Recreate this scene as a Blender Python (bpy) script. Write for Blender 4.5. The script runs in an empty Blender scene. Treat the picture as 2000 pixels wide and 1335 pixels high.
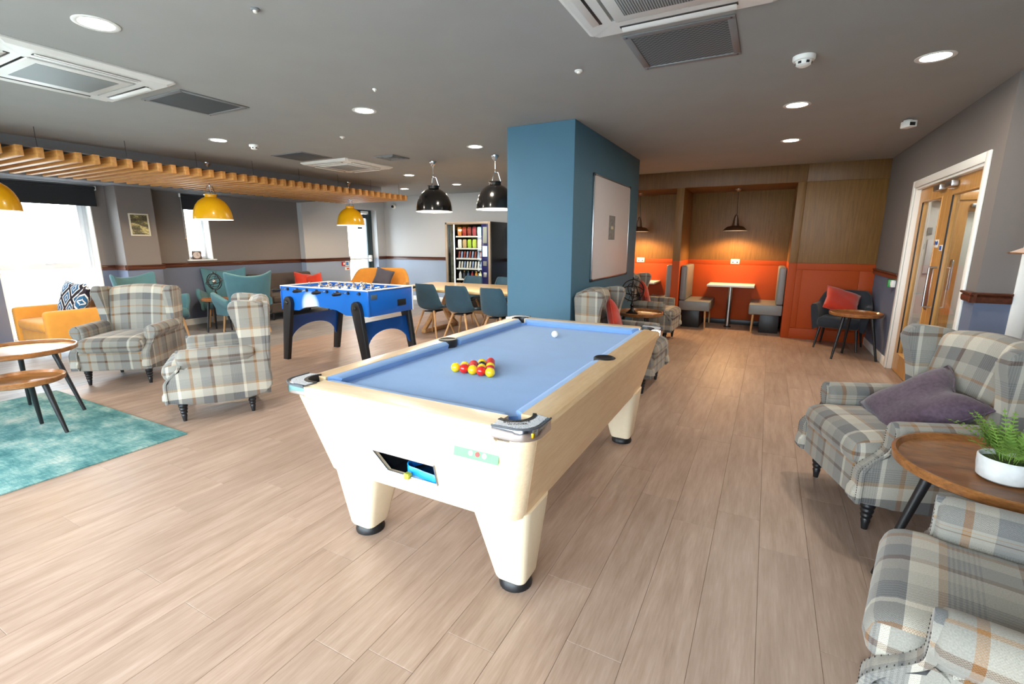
import bpy, bmesh, math, random
from mathutils import Vector, Matrix, Quaternion
R = math.radians
random.seed(7)
sc = bpy.context.scene
col = sc.collection

# ------------------------------------------------------------------ camera, light, exposure
CAM_H = 1.465
YAW, PITCH, ROLL, FPX = R(-28.03), R(11.86), R(-0.07), 924.6
cd = bpy.data.cameras.new('camera'); cam = bpy.data.objects.new('camera', cd); col.objects.link(cam)
cd.sensor_width = 36.0; cd.sensor_fit = 'HORIZONTAL'; cd.lens = 36.0 * FPX / 2000.0
cd.clip_start = 0.05; cd.clip_end = 200
fw = Vector((math.sin(YAW) * math.cos(PITCH), math.cos(YAW) * math.cos(PITCH), -math.sin(PITCH)))
rt = Vector((math.cos(YAW), -math.sin(YAW), 0)); dn = fw.cross(rt)
rt2 = rt * math.cos(ROLL) + dn * math.sin(ROLL); dn2 = -rt * math.sin(ROLL) + dn * math.cos(ROLL)
cam.matrix_world = Matrix(((rt2.x, -dn2.x, -fw.x, 0), (rt2.y, -dn2.y, -fw.y, 0), (rt2.z, -dn2.z, -fw.z, CAM_H), (0, 0, 0, 1)))
sc.camera = cam

def project(p):
    d = Vector(p) - Vector((0, 0, CAM_H)); z = d.dot(fw)
    return (1000 + FPX * d.dot(rt2) / z, 667.5 + FPX * d.dot(dn2) / z, z)

world = bpy.data.worlds.new('overcast_sky'); sc.world = world; world.use_nodes = True
wb = world.node_tree.nodes['Background']
wb.inputs[0].default_value = (0.80, 0.90, 1.0, 1); wb.inputs[1].default_value = 12.0

def portal(loc, size, direction):
    l = bpy.data.lights.new('window_daylight', 'AREA'); l.shape = 'RECTANGLE'; l.size, l.size_y = size
    l.cycles.is_portal = True
    o = bpy.data.objects.new('window_daylight', l); col.objects.link(o)
    o.location = loc; o.rotation_euler = Vector(direction).to_track_quat('-Z', 'Z').to_euler()

sc.view_settings.view_transform = 'Standard'; sc.view_settings.look = 'None'
sc.view_settings.exposure = 0.52; sc.view_settings.gamma = 1.0; sc.view_settings.use_curve_mapping = False
sc.cycles.max_bounces = 7; sc.cycles.diffuse_bounces = 5; sc.cycles.glossy_bounces = 3
sc.cycles.transmission_bounces = 4; sc.cycles.transparent_max_bounces = 12
sc.cycles.caustics_reflective = False; sc.cycles.caustics_refractive = False
sc.cycles.sample_clamp_indirect = 6.0

# ------------------------------------------------------------------ room dimensions (metres)
CEIL, XL, XL2, XR, YB, YF = 2.60, -9.09, -8.94, 1.376, 8.50, 9.70
XRR, Y0, YC = 3.30, -1.35, 4.68            # right side beyond the door wall, wall behind the camera, corner of the door wall
DADO0, DADO1 = 1.035, 1.11

portal((XL - 0.32, 2.985, 1.05), (1.13, 2.0), (1, 0, 0))
portal((XL - 0.32, 5.06, 1.65), (0.42, 0.9), (1, 0, 0))
portal((XL2 - 0.30, 8.93, 1.1), (0.9, 2.1), (1, 0, 0))
portal((-3.0, Y0 - 0.25, 1.3), (7.8, 2.2), (0, 1, 0))

# ------------------------------------------------------------------ helpers
def link(o, parent=None):
    col.objects.link(o)
    if parent is not None: o.parent = parent
    return o

def tag(o, label=None, cat=None, group=None, kind=None):
    if label: o['label'] = label
    if cat: o['category'] = cat
    if group: o['group'] = group
    if kind: o['kind'] = kind
    return o

def empty(name, label, cat, loc=(0, 0, 0), rz=0.0, group=None):
    o = bpy.data.objects.new(name, None); o.empty_display_size = 0.1; link(o)
    o.location = loc; o.rotation_euler = (0, 0, rz)
    return tag(o, label, cat, group)

def mesh_of(bm, name, smooth=40):
    bmesh.ops.recalc_face_normals(bm, faces=bm.faces)
    me = bpy.data.meshes.new(name); bm.to_mesh(me); bm.free()
    if smooth:
        for p in me.polygons: p.use_smooth = True
        me.set_sharp_from_angle(angle=R(smooth))
    return me

def obj(name, bm, m, parent=None, loc=(0, 0, 0), rot=None, smooth=40, uv=True):
    """one mesh object; box-projected UVs in metres when the maker left none"""
    if isinstance(bm, bpy.types.Mesh): me = bm
    else:
        if uv and not bm.loops.layers.uv:
            bm.normal_update(); l = bm.loops.layers.uv.new('UVMap')
            for f in bm.faces:
                n = f.normal; a = max(range(3), key=lambda i: abs(n[i]))
                for lp in f.loops:
                    c = lp.vert.co
                    lp[l].uv = ((c.y, c.z), (c.x, c.z), (c.x, c.y))[a]
        me = mesh_of(bm, name, smooth)
        if m is not None: me.materials.append(m)
    o = bpy.data.objects.new(name, me); link(o, parent); o.location = loc
    if rot is not None: o.rotation_euler = rot
    return o

def dup(root, loc=None, rz=None, label=None, parent=None):
    c = root.copy(); link(c, parent)
    if loc is not None: c.location = loc
    if rz is not None: c.rotation_euler = (0, 0, rz)
    if label: c['label'] = label
    for ch in root.children: dup(ch, parent=c)
    return c

def B(): return bmesh.new()

def bx(bm, c, s, bev=0.0, seg=2, rot=None):
    r = bmesh.ops.create_cube(bm, size=1.0); vs = r['verts']
    for v in vs: v.co = Vector((v.co.x * s[0], v.co.y * s[1], v.co.z * s[2]))
    if bev > 0:
        es = list({e for v in vs for e in v.link_edges})
        rr = bmesh.ops.bevel(bm, geom=es, offset=min(bev, min(s) * 0.49), segments=seg, profile=0.5, affect='EDGES')
        vs = list({v for f in rr['faces'] for v in f.verts} | {v for v in vs if v.is_valid})
    M = Matrix.Translation(c) @ (rot.to_4x4() if rot is not None else Matrix())
    for v in vs: v.co = M @ v.co
    return bm

def box(name, c, s, m, parent=None, bev=0.004, seg=2, rot=None, smooth=40):
    bm = bx(B(), (0, 0, 0), s, bev, seg, rot)
    return obj(name, bm, m, parent, loc=c, smooth=smooth)

def lathe(bm, prof, seg=24, c=(0, 0, 0), cap=True):
    rings = []
    for r, z in prof:
        if r < 1e-5: rings.append([bm.verts.new((c[0], c[1], c[2] + z))])
        else: rings.append([bm.verts.new((c[0] + r * math.cos(2 * math.pi * k / seg), c[1] + r * math.sin(2 * math.pi * k / seg), c[2] + z)) for k in range(seg)])
    for a, b in zip(rings, rings[1:]):
        for k in range(seg):
            k2 = (k + 1) % seg
            if len(a) == 1 and len(b) == 1: continue
            if len(a) == 1: bm.faces.new((a[0], b[k2], b[k]))
            elif len(b) == 1: bm.faces.new((a[k], a[k2], b[0]))
            else: bm.faces.new((a[k], a[k2], b[k2], b[k]))
    if cap:
        for rg in (rings[0], rings[-1]):
            if len(rg) > 1: bm.faces.new(rg)
    return bm

def loft(bm, rings, closed=True, caps=True, loop=False):
    vr = [[bm.verts.new(p) for p in r] for r in rings]
    n = len(vr[0]); pairs = list(zip(vr, vr[1:]))
    if loop: pairs.append((vr[-1], vr[0]))
    for a, b in pairs:
        for k in range(n if closed else n - 1):
            k2 = (k + 1) % n
            bm.faces.new((a[k], a[k2], b[k2], b[k]))
    if caps and not loop and closed:
        bm.faces.new(vr[0]); bm.faces.new(list(reversed(vr[-1])))
    return bm

def tube(bm, pts, r, seg=8, loop=False):
    pts = [Vector(p) for p in pts]; n = len(pts); rings = []
    up = None
    for i, p in enumerate(pts):
        a = pts[(i - 1) % n] if (loop or i > 0) else p
        b = pts[(i + 1) % n] if (loop or i < n - 1) else p
        t = (b - a).normalized()
        if up is None:
            up = Vector((0, 0, 1)) if abs(t.z) < 0.9 else Vector((1, 0, 0))
        s = t.cross(up).normalized(); up = s.cross(t).normalized()
        rr = r[i] if isinstance(r, (list, tuple)) else r
        rings.append([p + (s * math.cos(2 * math.pi * k / seg) + up * math.sin(2 * math.pi * k / seg)) * rr for k in range(seg)])
    return loft(bm, rings, True, True, loop)

def cone(bm, p0, p1, r0, r1, seg=16): return tube(bm, [p0, p1], [r0, r1], seg)

def prism(bm, pts, a, b, plane='xz', bev=0.0, seg=2):
    """closed outline extruded from a to b along the axis missing from plane"""
    def P(u, v, w): return {'xz': (u, w, v), 'yz': (w, u, v), 'xy': (u, v, w)}[plane]
    va = [bm.verts.new(P(u, v, a)) for u, v in pts]; vb = [bm.verts.new(P(u, v, b)) for u, v in pts]
    fa = bm.faces.new(va); fb = bm.faces.new(list(reversed(vb))); n = len(pts)
    for k in range(n): bm.faces.new((va[k], va[(k + 1) % n], vb[(k + 1) % n], vb[k]))
    if bev > 0:
        es = list(fa.edges) + list(fb.edges)
        bmesh.ops.bevel(bm, geom=es, offset=bev, segments=seg, profile=0.5, affect='EDGES')
    return bm

def spline(pts, n=8, closed=False):
    """Catmull-Rom through 2-D or 3-D points"""
    P = [Vector(p) for p in pts]; out = []; m = len(P)
    for i in range(m if closed else m - 1):
        p0 = P[(i - 1) % m] if (closed or i > 0) else P[i]; p1 = P[i]; p2 = P[(i + 1) % m]
        p3 = P[(i + 2) % m] if (closed or i + 2 < m) else p2
        for k in range(n):
            t = k / n
            out.append(0.5 * ((2 * p1) + (p2 - p0) * t + (2 * p0 - 5 * p1 + 4 * p2 - p3) * t * t + (3 * p1 - p0 - 3 * p2 + p3) * t ** 3))
    if not closed: out.append(P[-1])
    return [tuple(v) for v in out]

def rbox(size, r, n, fn=None, uvoff=(0, 0)):
    """soft box: a subdivided cube rounded with radius r, then bent by fn; UVs are taken before bending"""
    sx, sy, sz = size; nx, ny, nz = n; bm = B(); uvl = bm.loops.layers.uv.new('UVMap'); cache = {}
    h = (sx / 2, sy / 2, sz / 2); r = min(r, min(h) * 0.999)
    def ticks(L, k):
        inner = [-(L - r) + 2 * (L - r) * i / k for i in range(k + 1)]
        return [-L, -L + r * 0.35] + inner + [L - r * 0.35, L]
    T = (ticks(h[0], nx), ticks(h[1], ny), ticks(h[2], nz))
    def vert(i, j, k):
        key = (i, j, k)
        if key not in cache:
            p = Vector((T[0][i], T[1][j], T[2][k]))
            q = Vector([max(-(h[a] - r), min(h[a] - r, p[a])) for a in range(3)])
            d = p - q
            if d.length > 1e-9: p = q + d.normalized() * r
            src = p.copy()
            cache[key] = (bm.verts.new(fn(p) if fn else p), src)
        return cache[key]
    for ax in range(3):
        u, v = [a for a in range(3) if a != ax]
        for side in (0, len(T[ax]) - 1):
            for i in range(len(T[u]) - 1):
                for j in range(len(T[v]) - 1):
                    q = []
                    for a, b in ((i, j), (i + 1, j), (i + 1, j + 1), (i, j + 1)):
                        idx = [0, 0, 0]; idx[ax] = side; idx[u] = a; idx[v] = b; q.append(vert(*idx))
                    if side == 0: q.reverse()
                    try: f = bm.faces.new([x[0] for x in q])
                    except ValueError: continue
                    for lp, x in zip(f.loops, q): lp[uvl].uv = (x[1][u] + uvoff[0], x[1][v] + uvoff[1])
    return bm

def move(bm, M):
    for v in bm.verts: v.co = M @ v.co
    return bm

def text_mesh(body, size, depth=0.0006, align='CENTER'):
    cu = bpy.data.curves.new('lettering', 'FONT'); cu.body = body; cu.size = size; cu.extrude = depth
    cu.align_x = align; cu.align_y = 'CENTER'
    o = bpy.data.objects.new('lettering', cu); col.objects.link(o)
    dg = bpy.context.evaluated_depsgraph_get(); me = bpy.data.meshes.new_from_object(o.evaluated_get(dg))
    bpy.data.objects.remove(o); return me

def grid_wall(name, axis, w0, w1, u0, u1, z0, z1, holes, m, kind='structure', parent=None):
    """wall slab between w0 and w1 on axis ('x' or 'y'), spanning u and z, with rectangular openings (u0,u1,z0,z1)"""
    us = sorted({u0, u1} | {a for h in holes for a in h[:2]}); zs = sorted({z0, z1} | {a for h in holes for a in h[2:]})
    bm = B(); cache = {}
    def V(i, k, w):
        key = (i, k, w)
        if key not in cache:
            cache[key] = bm.verts.new((w, us[i], zs[k]) if axis == 'x' else (us[i], w, zs[k]))
        return cache[key]
    def solid(i, k):
        if not (0 <= i < len(us) - 1 and 0 <= k < len(zs) - 1): return False
        cu, cz = (us[i] + us[i + 1]) / 2, (zs[k] + zs[k + 1]) / 2
        return not any(h[0] < cu < h[1] and h[2] < cz < h[3] for h in holes)
    for i in range(len(us) - 1):
        for k in range(len(zs) - 1):
            if not solid(i, k): continue
            for w in (w0, w1): bm.faces.new([V(a, b, w) for a, b in ((i, k), (i + 1, k), (i + 1, k + 1), (i, k + 1))])
            for (di, dk), (p, q) in {(-1, 0): ((i, k), (i, k + 1)), (1, 0): ((i + 1, k), (i + 1, k + 1)), (0, -1): ((i, k), (i + 1, k)), (0, 1): ((i, k + 1), (i + 1, k + 1))}.items():
                if not solid(i + di, k + dk): bm.faces.new([V(*p, w0), V(*q, w0), V(*q, w1), V(*p, w1)])
    o = obj(name, bm, m, parent, smooth=0)
    if parent is None: tag(o, kind=kind)
    return o

def struct(name, bm, m, smooth=40): return tag(obj(name, bm, m, smooth=smooth), kind='structure')
def sbox(name, lo, hi, m, bev=0.0):
    c = [(a + b) / 2 for a, b in zip(lo, hi)]; s = [abs(b - a) for a, b in zip(lo, hi)]
    return tag(box(name, c, s, m, bev=bev), kind='structure')

# ------------------------------------------------------------------ materials
def srgb(r, g, b):
    f = lambda c: (c / 255) / 12.92 if c / 255 <= 0.04045 else ((c / 255 + 0.055) / 1.055) ** 2.4
    return (f(r), f(g), f(b), 1)

class N:
    """tiny node-graph writer"""
    def __init__(s, name):
        s.m = bpy.data.materials.new(name); s.m.use_nodes = True; s.t = s.m.node_tree
        s.b = s.t.nodes['Principled BSDF']
    def n(s, typ, ins=None, **at):
        nd = s.t.nodes.new(typ)
        for k, v in at.items(): setattr(nd, k, v)
        for k, v in (ins or {}).items(): s.put(nd.inputs[k], v)
        return nd
    def put(s, sock, v):
        if isinstance(v, bpy.types.NodeSocket): s.t.links.new(v, sock)
        elif isinstance(v, bpy.types.Node): s.t.links.new(v.outputs[0], sock)
        else: sock.default_value = v
    def math(s, op, a, b=0.0): return s.n('ShaderNodeMath', {0: a, 1: b}, operation=op).outputs[0]
    def mix(s, f, a, b, mode='MIX'):
        nd = s.n('ShaderNodeMix', data_type='RGBA', blend_type=mode)
        s.put(nd.inputs[0], f); s.put(nd.inputs[6], a); s.put(nd.inputs[7], b); return nd.outputs[2]
    def ramp(s, f, stops, interp='LINEAR'):
        nd = s.n('ShaderNodeValToRGB', {0: f}); cr = nd.color_ramp; cr.interpolation = interp
        while len(cr.elements) < len(stops): cr.elements.new(1.0)
        for e, (p, c) in zip(cr.elements, stops): e.position = p; e.color = c
        return nd.outputs[0]
    def bump(s, h, dist=0.001, strength=1.0): s.put(s.b.inputs['Normal'], s.n('ShaderNodeBump', {'Height': h, 'Distance': dist, 'Strength': strength}).outputs[0])
    def set(s, **k):
        for a, v in k.items(): s.put(s.b.inputs[a.replace('_', ' ')], v)
        return s.m
    def pos(s): return s.n('ShaderNodeNewGeometry').outputs['Position']
    def objc(s): return s.n('ShaderNodeTexCoord').outputs['Object']
    def uv(s): return s.n('ShaderNodeTexCoord').outputs['UV']
    def noise(s, vec, scale, detail=3.0, rough=0.5, sc3=None):
        if sc3: vec = s.n('ShaderNodeVectorMath', {0: vec, 1: sc3}, operation='MULTIPLY').outputs[0]
        return s.n('ShaderNodeTexNoise', {'Vector': vec, 'Scale': scale, 'Detail': detail, 'Roughness': rough}).outputs['Fac']

def plain(name, c, rough=0.5, metal=0.0, spec=0.5, noise=0.04, nscale=40, coat=0.0):
    g = N(name); f = g.noise(g.objc(), nscale, 2)
    lo = tuple(x * (1 - noise) for x in c[:3]) + (1,); hi = tuple(min(1, x * (1 + noise)) for x in c[:3]) + (1,)
    g.set(Base_Color=g.ramp(f, [(0.3, lo), (0.7, hi)]), Roughness=rough, Metallic=metal, Specular_IOR_Level=spec, Coat_Weight=coat)
    return g.m

def fabric(name, c, rough=0.9, scale=700, amt=0.12, sheen=0.15):
    g = N(name); f = g.noise(g.objc(), scale, 1); f2 = g.noise(g.objc(), 9, 2)
    lo = tuple(x * (1 - amt) for x in c[:3]) + (1,); hi = tuple(min(1, x * (1 + amt)) for x in c[:3]) + (1,)
    base = g.mix(0.35, g.ramp(f, [(0.3, lo), (0.7, hi)]), g.ramp(f2, [(0.35, lo), (0.65, hi)]))
    g.set(Base_Color=base, Roughness=rough, Specular_IOR_Level=0.2, Sheen_Weight=sheen); g.bump(f, 0.0008, 0.5)
    return g.m

def wood(name, dark, light, axis=(1, 14, 14), scale=3.0, rough=0.45, coat=0.0, grain=0.6):
    g = N(name); v = g.objc()
    f = g.noise(v, scale, 4, 0.6, axis); f2 = g.noise(v, scale * 6, 3, 0.6, axis)
    h = g.math('ADD', g.math('MULTIPLY', f, 1 - grain * 0.5), g.math('MULTIPLY', f2, grain * 0.5))
    g.set(Base_Color=g.ramp(h, [(0.32, dark), (0.5, tuple((a + b) / 2 for a, b in zip(dark, light))), (0.68, light)]), Roughness=rough, Coat_Weight=coat)
    g.bump(f2, 0.0006, 0.3); return g.m

def glowing(name, c, strength):
    g = N(name); g.set(Base_Color=(0.9, 0.9, 0.9, 1), Emission_Color=c, Emission_Strength=strength); return g.m

def clear_glass(name, tint=(0.97, 0.99, 0.985, 1)):
    """thin pane: clear transmission with a Schlick reflection that is the same from both sides"""
    g = N(name); t = g.t; geo = g.n('ShaderNodeNewGeometry')
    c = g.math('ABSOLUTE', g.n('ShaderNodeVectorMath', {0: geo.outputs['Normal'], 1: geo.outputs['Incoming']}, operation='DOT_PRODUCT').outputs['Value'])
    k = g.math('ADD', 0.035, g.math('MULTIPLY', 0.8, g.math('POWER', g.math('SUBTRACT', 1.0, c), 5.0)))
    tr = g.n('ShaderNodeBsdfTransparent', {0: tint}); gl = g.n('ShaderNodeBsdfGlossy', {'Roughness': 0.03}); mx = g.n('ShaderNodeMixShader', {0: k, 1: tr, 2: gl})
    t.nodes.remove(g.b); t.links.new(mx.outputs[0], t.nodes['Material Output'].inputs[0]); return g.m

def wall_paint(name, c_up, c_lo):
    g = N(name); z = g.n('ShaderNodeSeparateXYZ', {0: g.pos()}).outputs[2]
    lower = g.math('LESS_THAN', z, (DADO0 + DADO1) / 2)
    f = g.noise(g.pos(), 180, 2)
    c = g.mix(lower, c_up, c_lo)
    g.set(Base_Color=c, Roughness=0.75, Specular_IOR_Level=0.25); g.bump(f, 0.0006, 0.3); return g.m

def plaid():
    g = N('plaid_wool'); s = g.n('ShaderNodeSeparateXYZ', {0: g.uv()})
    lg, dg, cr, wh = srgb(138, 134, 125), srgb(92, 91, 91), srgb(158, 150, 136), srgb(196, 188, 172)
    br, oc, mg, be, ma = srgb(88, 62, 44), srgb(142, 102, 62), srgb(116, 114, 111), srgb(158, 132, 102), srgb(92, 66, 62)
    warp = [(0, br), (.05, cr), (.17, lg)] + [(.31 + .0125 * k, (dg, mg)[k % 2]) for k in range(14)] + [(.485, wh), (.53, lg), (.68, oc), (.73, cr), (.85, mg)]
    weft = [(0, wh), (.14, be)] + [(.18 + .0125 * k, (mg, lg)[k % 2]) for k in range(14)] + [(.355, lg), (.52, br), (.565, lg), (.70, oc), (.73, lg), (.855, dg)]
    def stripes(x, off, seq):
        f = g.math('FRACT', g.math('ADD', g.math('MULTIPLY', x, 1 / 0.47), off))
        return g.ramp(f, seq, 'CONSTANT')
    a = stripes(s.outputs[0], 0.13, warp); b = stripes(s.outputs[1], 0.55, weft)
    # threads: warp and weft alternate at fabric scale
    th = g.n('ShaderNodeTexChecker', {'Vector': g.uv(), 'Scale': 330.0}).outputs['Fac']
    f = g.math('ADD', 0.32, g.math('MULTIPLY', th, 0.36))
    c = g.mix(f, a, b); nz = g.noise(g.uv(), 260, 2)
    c = g.mix(0.5, c, g.mix(1.0, c, g.ramp(nz, [(0.3, (0.72, 0.72, 0.72, 1)), (0.7, (1.2, 1.2, 1.2, 1))]), 'MULTIPLY'))
    g.set(Base_Color=c, Roughness=0.92, Specular_IOR_Level=0.15, Sheen_Weight=0.2); g.bump(nz, 0.001, 0.5); return g.m

def floor_planks(name, dark, mid, light, rough=0.42):
    g = N(name); p = g.pos()
    r = g.math('ADD', g.n('ShaderNodeObjectInfo').outputs['Random'], g.n('ShaderNodeNewGeometry').outputs['Random Per Island'])
    off = g.n('ShaderNodeCombineXYZ', {0: g.math('MULTIPLY', r, 31.0), 1: g.math('MULTIPLY', r, 57.0), 2: 0.0}).outputs[0]
    v = g.n('ShaderNodeVectorMath', {0: p, 1: off}, operation='ADD').outputs[0]
    f1 = g.noise(v, 2.2, 4, 0.6, (9, 0.9, 1)); f2 = g.noise(v, 9, 4, 0.65, (14, 0.8, 1)); f3 = g.noise(v, 1.2, 2, 0.5)
    h = g.math('ADD', g.math('ADD', g.math('MULTIPLY', f1, 0.5), g.math('MULTIPLY', f2, 0.35)), g.math('MULTIPLY', f3, 0.15))
    c = g.ramp(h, [(0.36, dark), (0.5, mid), (0.64, light)])
    tone = g.math('ADD', 0.945, g.math('MULTIPLY', g.math('FRACT', g.math('MULTIPLY', r, 7.31)), 0.11))
    c = g.mix(1.0, c, g.n('ShaderNodeCombineColor', {0: tone, 1: tone, 2: tone}).outputs[0], 'MULTIPLY')
    g.set(Base_Color=c, Roughness=g.math('ADD', rough - 0.08, g.math('MULTIPLY', f2, 0.2)), Specular_IOR_Level=0.45)
    g.bump(f2, 0.0006, 0.35); return g.m

def rug_mat():
    g = N('distressed_rug'); p = g.pos()
    a = g.noise(p, 3.2, 4, 0.65, (1.0, 1.7, 1)); b = g.math('MULTIPLY', g.math('ADD', g.noise(p, 14, 3, 0.7, (5, 1, 1)), g.noise(p, 14, 3, 0.7, (1, 5, 1))), 0.5); d = g.noise(p, 260, 2)
    h = g.math('ADD', g.math('MULTIPLY', a, 0.62), g.math('MULTIPLY', b, 0.38))
    c = g.ramp(h, [(0.34, srgb(62, 112, 116)), (0.46, srgb(98, 146, 146)), (0.54, srgb(136, 172, 168)), (0.64, srgb(186, 198, 188))])
    g.set(Base_Color=c, Roughness=0.95, Specular_IOR_Level=0.1); g.bump(g.math('ADD', d, b), 0.004, 0.6); return g.m

def lattice():
    g = N('blue_lattice_print'); s = g.n('ShaderNodeSeparateXYZ', {0: g.uv()})
    x, y = g.math('MULTIPLY', s.outputs[0], 4.8), g.math('MULTIPLY', s.outputs[1], 3.4)
    def tri(v): return g.math('ABSOLUTE', g.math('SUBTRACT', g.math('FRACT', v), 0.5))
    d = g.math('ABSOLUTE', g.math('SUBTRACT', g.math('ADD', tri(x), tri(y)), 0.5))
    c = g.ramp(d, [(0, srgb(38, 34, 44)), (0.10, srgb(220, 218, 214)), (0.17, srgb(50, 92, 128)), (0.33, srgb(220, 218, 214)), (0.38, srgb(52, 96, 132))], 'CONSTANT')
    g.set(Base_Color=c, Roughness=0.9, Specular_IOR_Level=0.2); return g.m

M = {}
M['wall'] = wall_paint('wall_paint', srgb(116, 110, 107), srgb(104, 112, 132))
M['wall_daylit'] = wall_paint('wall_paint_daylit', srgb(182, 182, 182), srgb(150, 164, 184))  # lighter copy of the wall paint: daylight from the exit door put into the colour
M['white'] = plain('white_paint', srgb(232, 231, 226), 0.45, noise=0.01)
M['white_metal'] = plain('white_metal', srgb(222, 222, 218), 0.4, noise=0.01)
M['ceiling'] = plain('ceiling_paint', srgb(158, 158, 155), 0.85, spec=0.2, noise=0.02, nscale=3)
M['soffit'] = plain('soffit_paint', srgb(140, 142, 146), 0.85, spec=0.2, noise=0.02)
M['blue_paint'] = plain('pillar_blue_paint', srgb(74, 110, 130), 0.6, spec=0.3, noise=0.015, nscale=4)
M['dado'] = wood('mahogany_rail', srgb(58, 30, 20), srgb(96, 52, 32), (14, 1, 14), 3, 0.3, 0.3)
M['veneer'] = wood('oak_veneer', srgb(104, 70, 28), srgb(134, 96, 46), (16, 16, 0.9), 3.0, 0.5)
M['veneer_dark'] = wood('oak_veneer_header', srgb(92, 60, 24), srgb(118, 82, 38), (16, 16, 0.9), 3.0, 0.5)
M['orange'] = plain('orange_laminate', srgb(164, 64, 8), 0.6, spec=0.3, noise=0.02, nscale=3)
M['door_oak'] = wood('oak_door_veneer', srgb(176, 122, 58), srgb(212, 160, 92), (12, 12, 0.9), 2.5, 0.4, 0.2)
M['slat'] = wood('pine_slat', srgb(172, 112, 52), srgb(214, 156, 86), (1, 14, 14), 3.0, 0.5)
M['oak'] = wood('light_oak', srgb(176, 128, 82), srgb(214, 170, 118), (12, 12, 1), 3.0, 0.45)
M['oak_top'] = wood('oak_table_top', srgb(196, 158, 108), srgb(226, 194, 146), (1, 10, 10), 3.0, 0.35, 0.2)
M['maple'] = wood('maple_laminate', srgb(226, 186, 136), srgb(246, 216, 172), (6, 0.8, 6), 2.2, 0.3, 0.3, 0.9)
M['maple_end'] = wood('maple_laminate_end', srgb(232, 200, 158), srgb(248, 226, 192), (1, 6, 6), 2.2, 0.3, 0.3, 0.9)
M['maple_leg'] = plain('cream_leg_lacquer', srgb(244, 228, 198), 0.4, noise=0.02)
M['walnut'] = wood('mango_wood', srgb(100, 62, 32), srgb(174, 114, 62), (1.2, 5, 8), 3.5, 0.3, 0.3, 0.8)
M['black_wood'] = plain('black_lacquer', srgb(26, 26, 28), 0.4)
M['black'] = plain('black_plastic', srgb(22, 22, 24), 0.45)
M['dark_glass'] = plain('dark_panel', srgb(14, 14, 15), 0.25)
M['charcoal'] = plain('blind_fabric', srgb(34, 36, 40), 0.9)
M['chrome'] = plain('chrome', srgb(220, 222, 226), 0.12, 1.0, noise=0.0)
M['steel'] = plain('brushed_steel', srgb(176, 178, 180), 0.3, 1.0, noise=0.02)
M['grey_metal'] = plain('grey_grille_paint', srgb(120, 122, 124), 0.5, noise=0.02)
M['grille_dark'] = plain('grille_core', srgb(62, 68, 72), 0.6, noise=0.03)
M['plaid'] = plaid()
M['teal'] = fabric('teal_felt', srgb(76, 116, 126))
M['petrol'] = fabric('petrol_felt', srgb(58, 84, 98))
M['mustard'] = fabric('mustard_felt', srgb(214, 146, 62))
M['brown_fabric'] = fabric('brown_weave', srgb(74, 66, 62))
M['charcoal_fabric'] = fabric('charcoal_felt', srgb(46, 50, 56))
M['grey_vinyl'] = plain('grey_vinyl', srgb(120, 122, 120), 0.42, noise=0.03)
M['red'] = fabric('red_velvet', srgb(178, 46, 22), 0.8, 400, 0.15, 0.5)
M['plum'] = fabric('plum_velvet', srgb(82, 66, 78), 0.8, 60, 0.28, 0.2)
M['grey_cushion'] = fabric('slate_velvet', srgb(78, 78, 90), 0.8)
M['lattice'] = lattice()
M['rug'] = rug_mat()
M['planks'] = floor_planks('oak_vinyl_plank', srgb(143, 118, 101), srgb(161, 136, 119), srgb(176, 152, 136))
M['planks_grey'] = floor_planks('grey_vinyl_plank', srgb(116, 112, 110), srgb(140, 136, 134), srgb(162, 158, 156))
M['subfloor'] = plain('joint_filler', srgb(128, 102, 86), 0.9)
M['cloth'] = fabric('blue_baize', srgb(130, 168, 218), 0.95, 900, 0.05, 0.2)
M['yellow_enamel'] = plain('yellow_enamel', srgb(232, 172, 16), 0.22, noise=0.01, coat=0.5)
M['black_enamel'] = plain('black_enamel', srgb(16, 15, 15), 0.18, noise=0.0, coat=0.6)
M['nickel'] = plain('antique_nickel', srgb(178, 166, 156), 0.32, 1.0)
M['lamp_white'] = plain('white_reflector', srgb(245, 240, 228), 0.5, noise=0.0)
M['foos_blue'] = plain('blue_panel', srgb(14, 96, 190), 0.35, noise=0.01, coat=0.2)
M['foos_dark'] = plain('blue_stretcher', srgb(12, 72, 146), 0.4, noise=0.01)
M['bulb'] = glowing('warm_bulb', (1.0, 0.82, 0.58, 1), 22)
M['downlight'] = glowing('downlight_diffuser', (1.0, 0.94, 0.84, 1), 26)
M['glass'] = clear_glass('window_glass')
M['upvc'] = plain('white_upvc', srgb(226, 230, 236), 0.35, noise=0.0)
M['dark_frame'] = plain('dark_green_aluminium', srgb(46, 62, 66), 0.4)
M['ground'] = plain('pale_paving', srgb(200, 200, 196), 0.9)
M['foliage'] = fabric('fern_green', srgb(118, 150, 66), 0.8, 60, 0.35, 0.0)
M['concrete'] = plain('whitewashed_pot', srgb(206, 206, 204), 0.85, noise=0.08, nscale=25)
M['bronze'] = plain('dark_bronze', srgb(44, 40, 38), 0.35, 0.8)

# ================================================================== THE SETTING
# ---- floor: boards laid along Y; the 300 that show largest are objects, the rest one field
FB = -6.20; PW, PL = 0.21, 1.22
floor = sbox('floor', (XL - 0.1, Y0, -0.06), (XRR + 0.4, YF + 0.2, -0.003), M['subfloor'])

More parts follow.
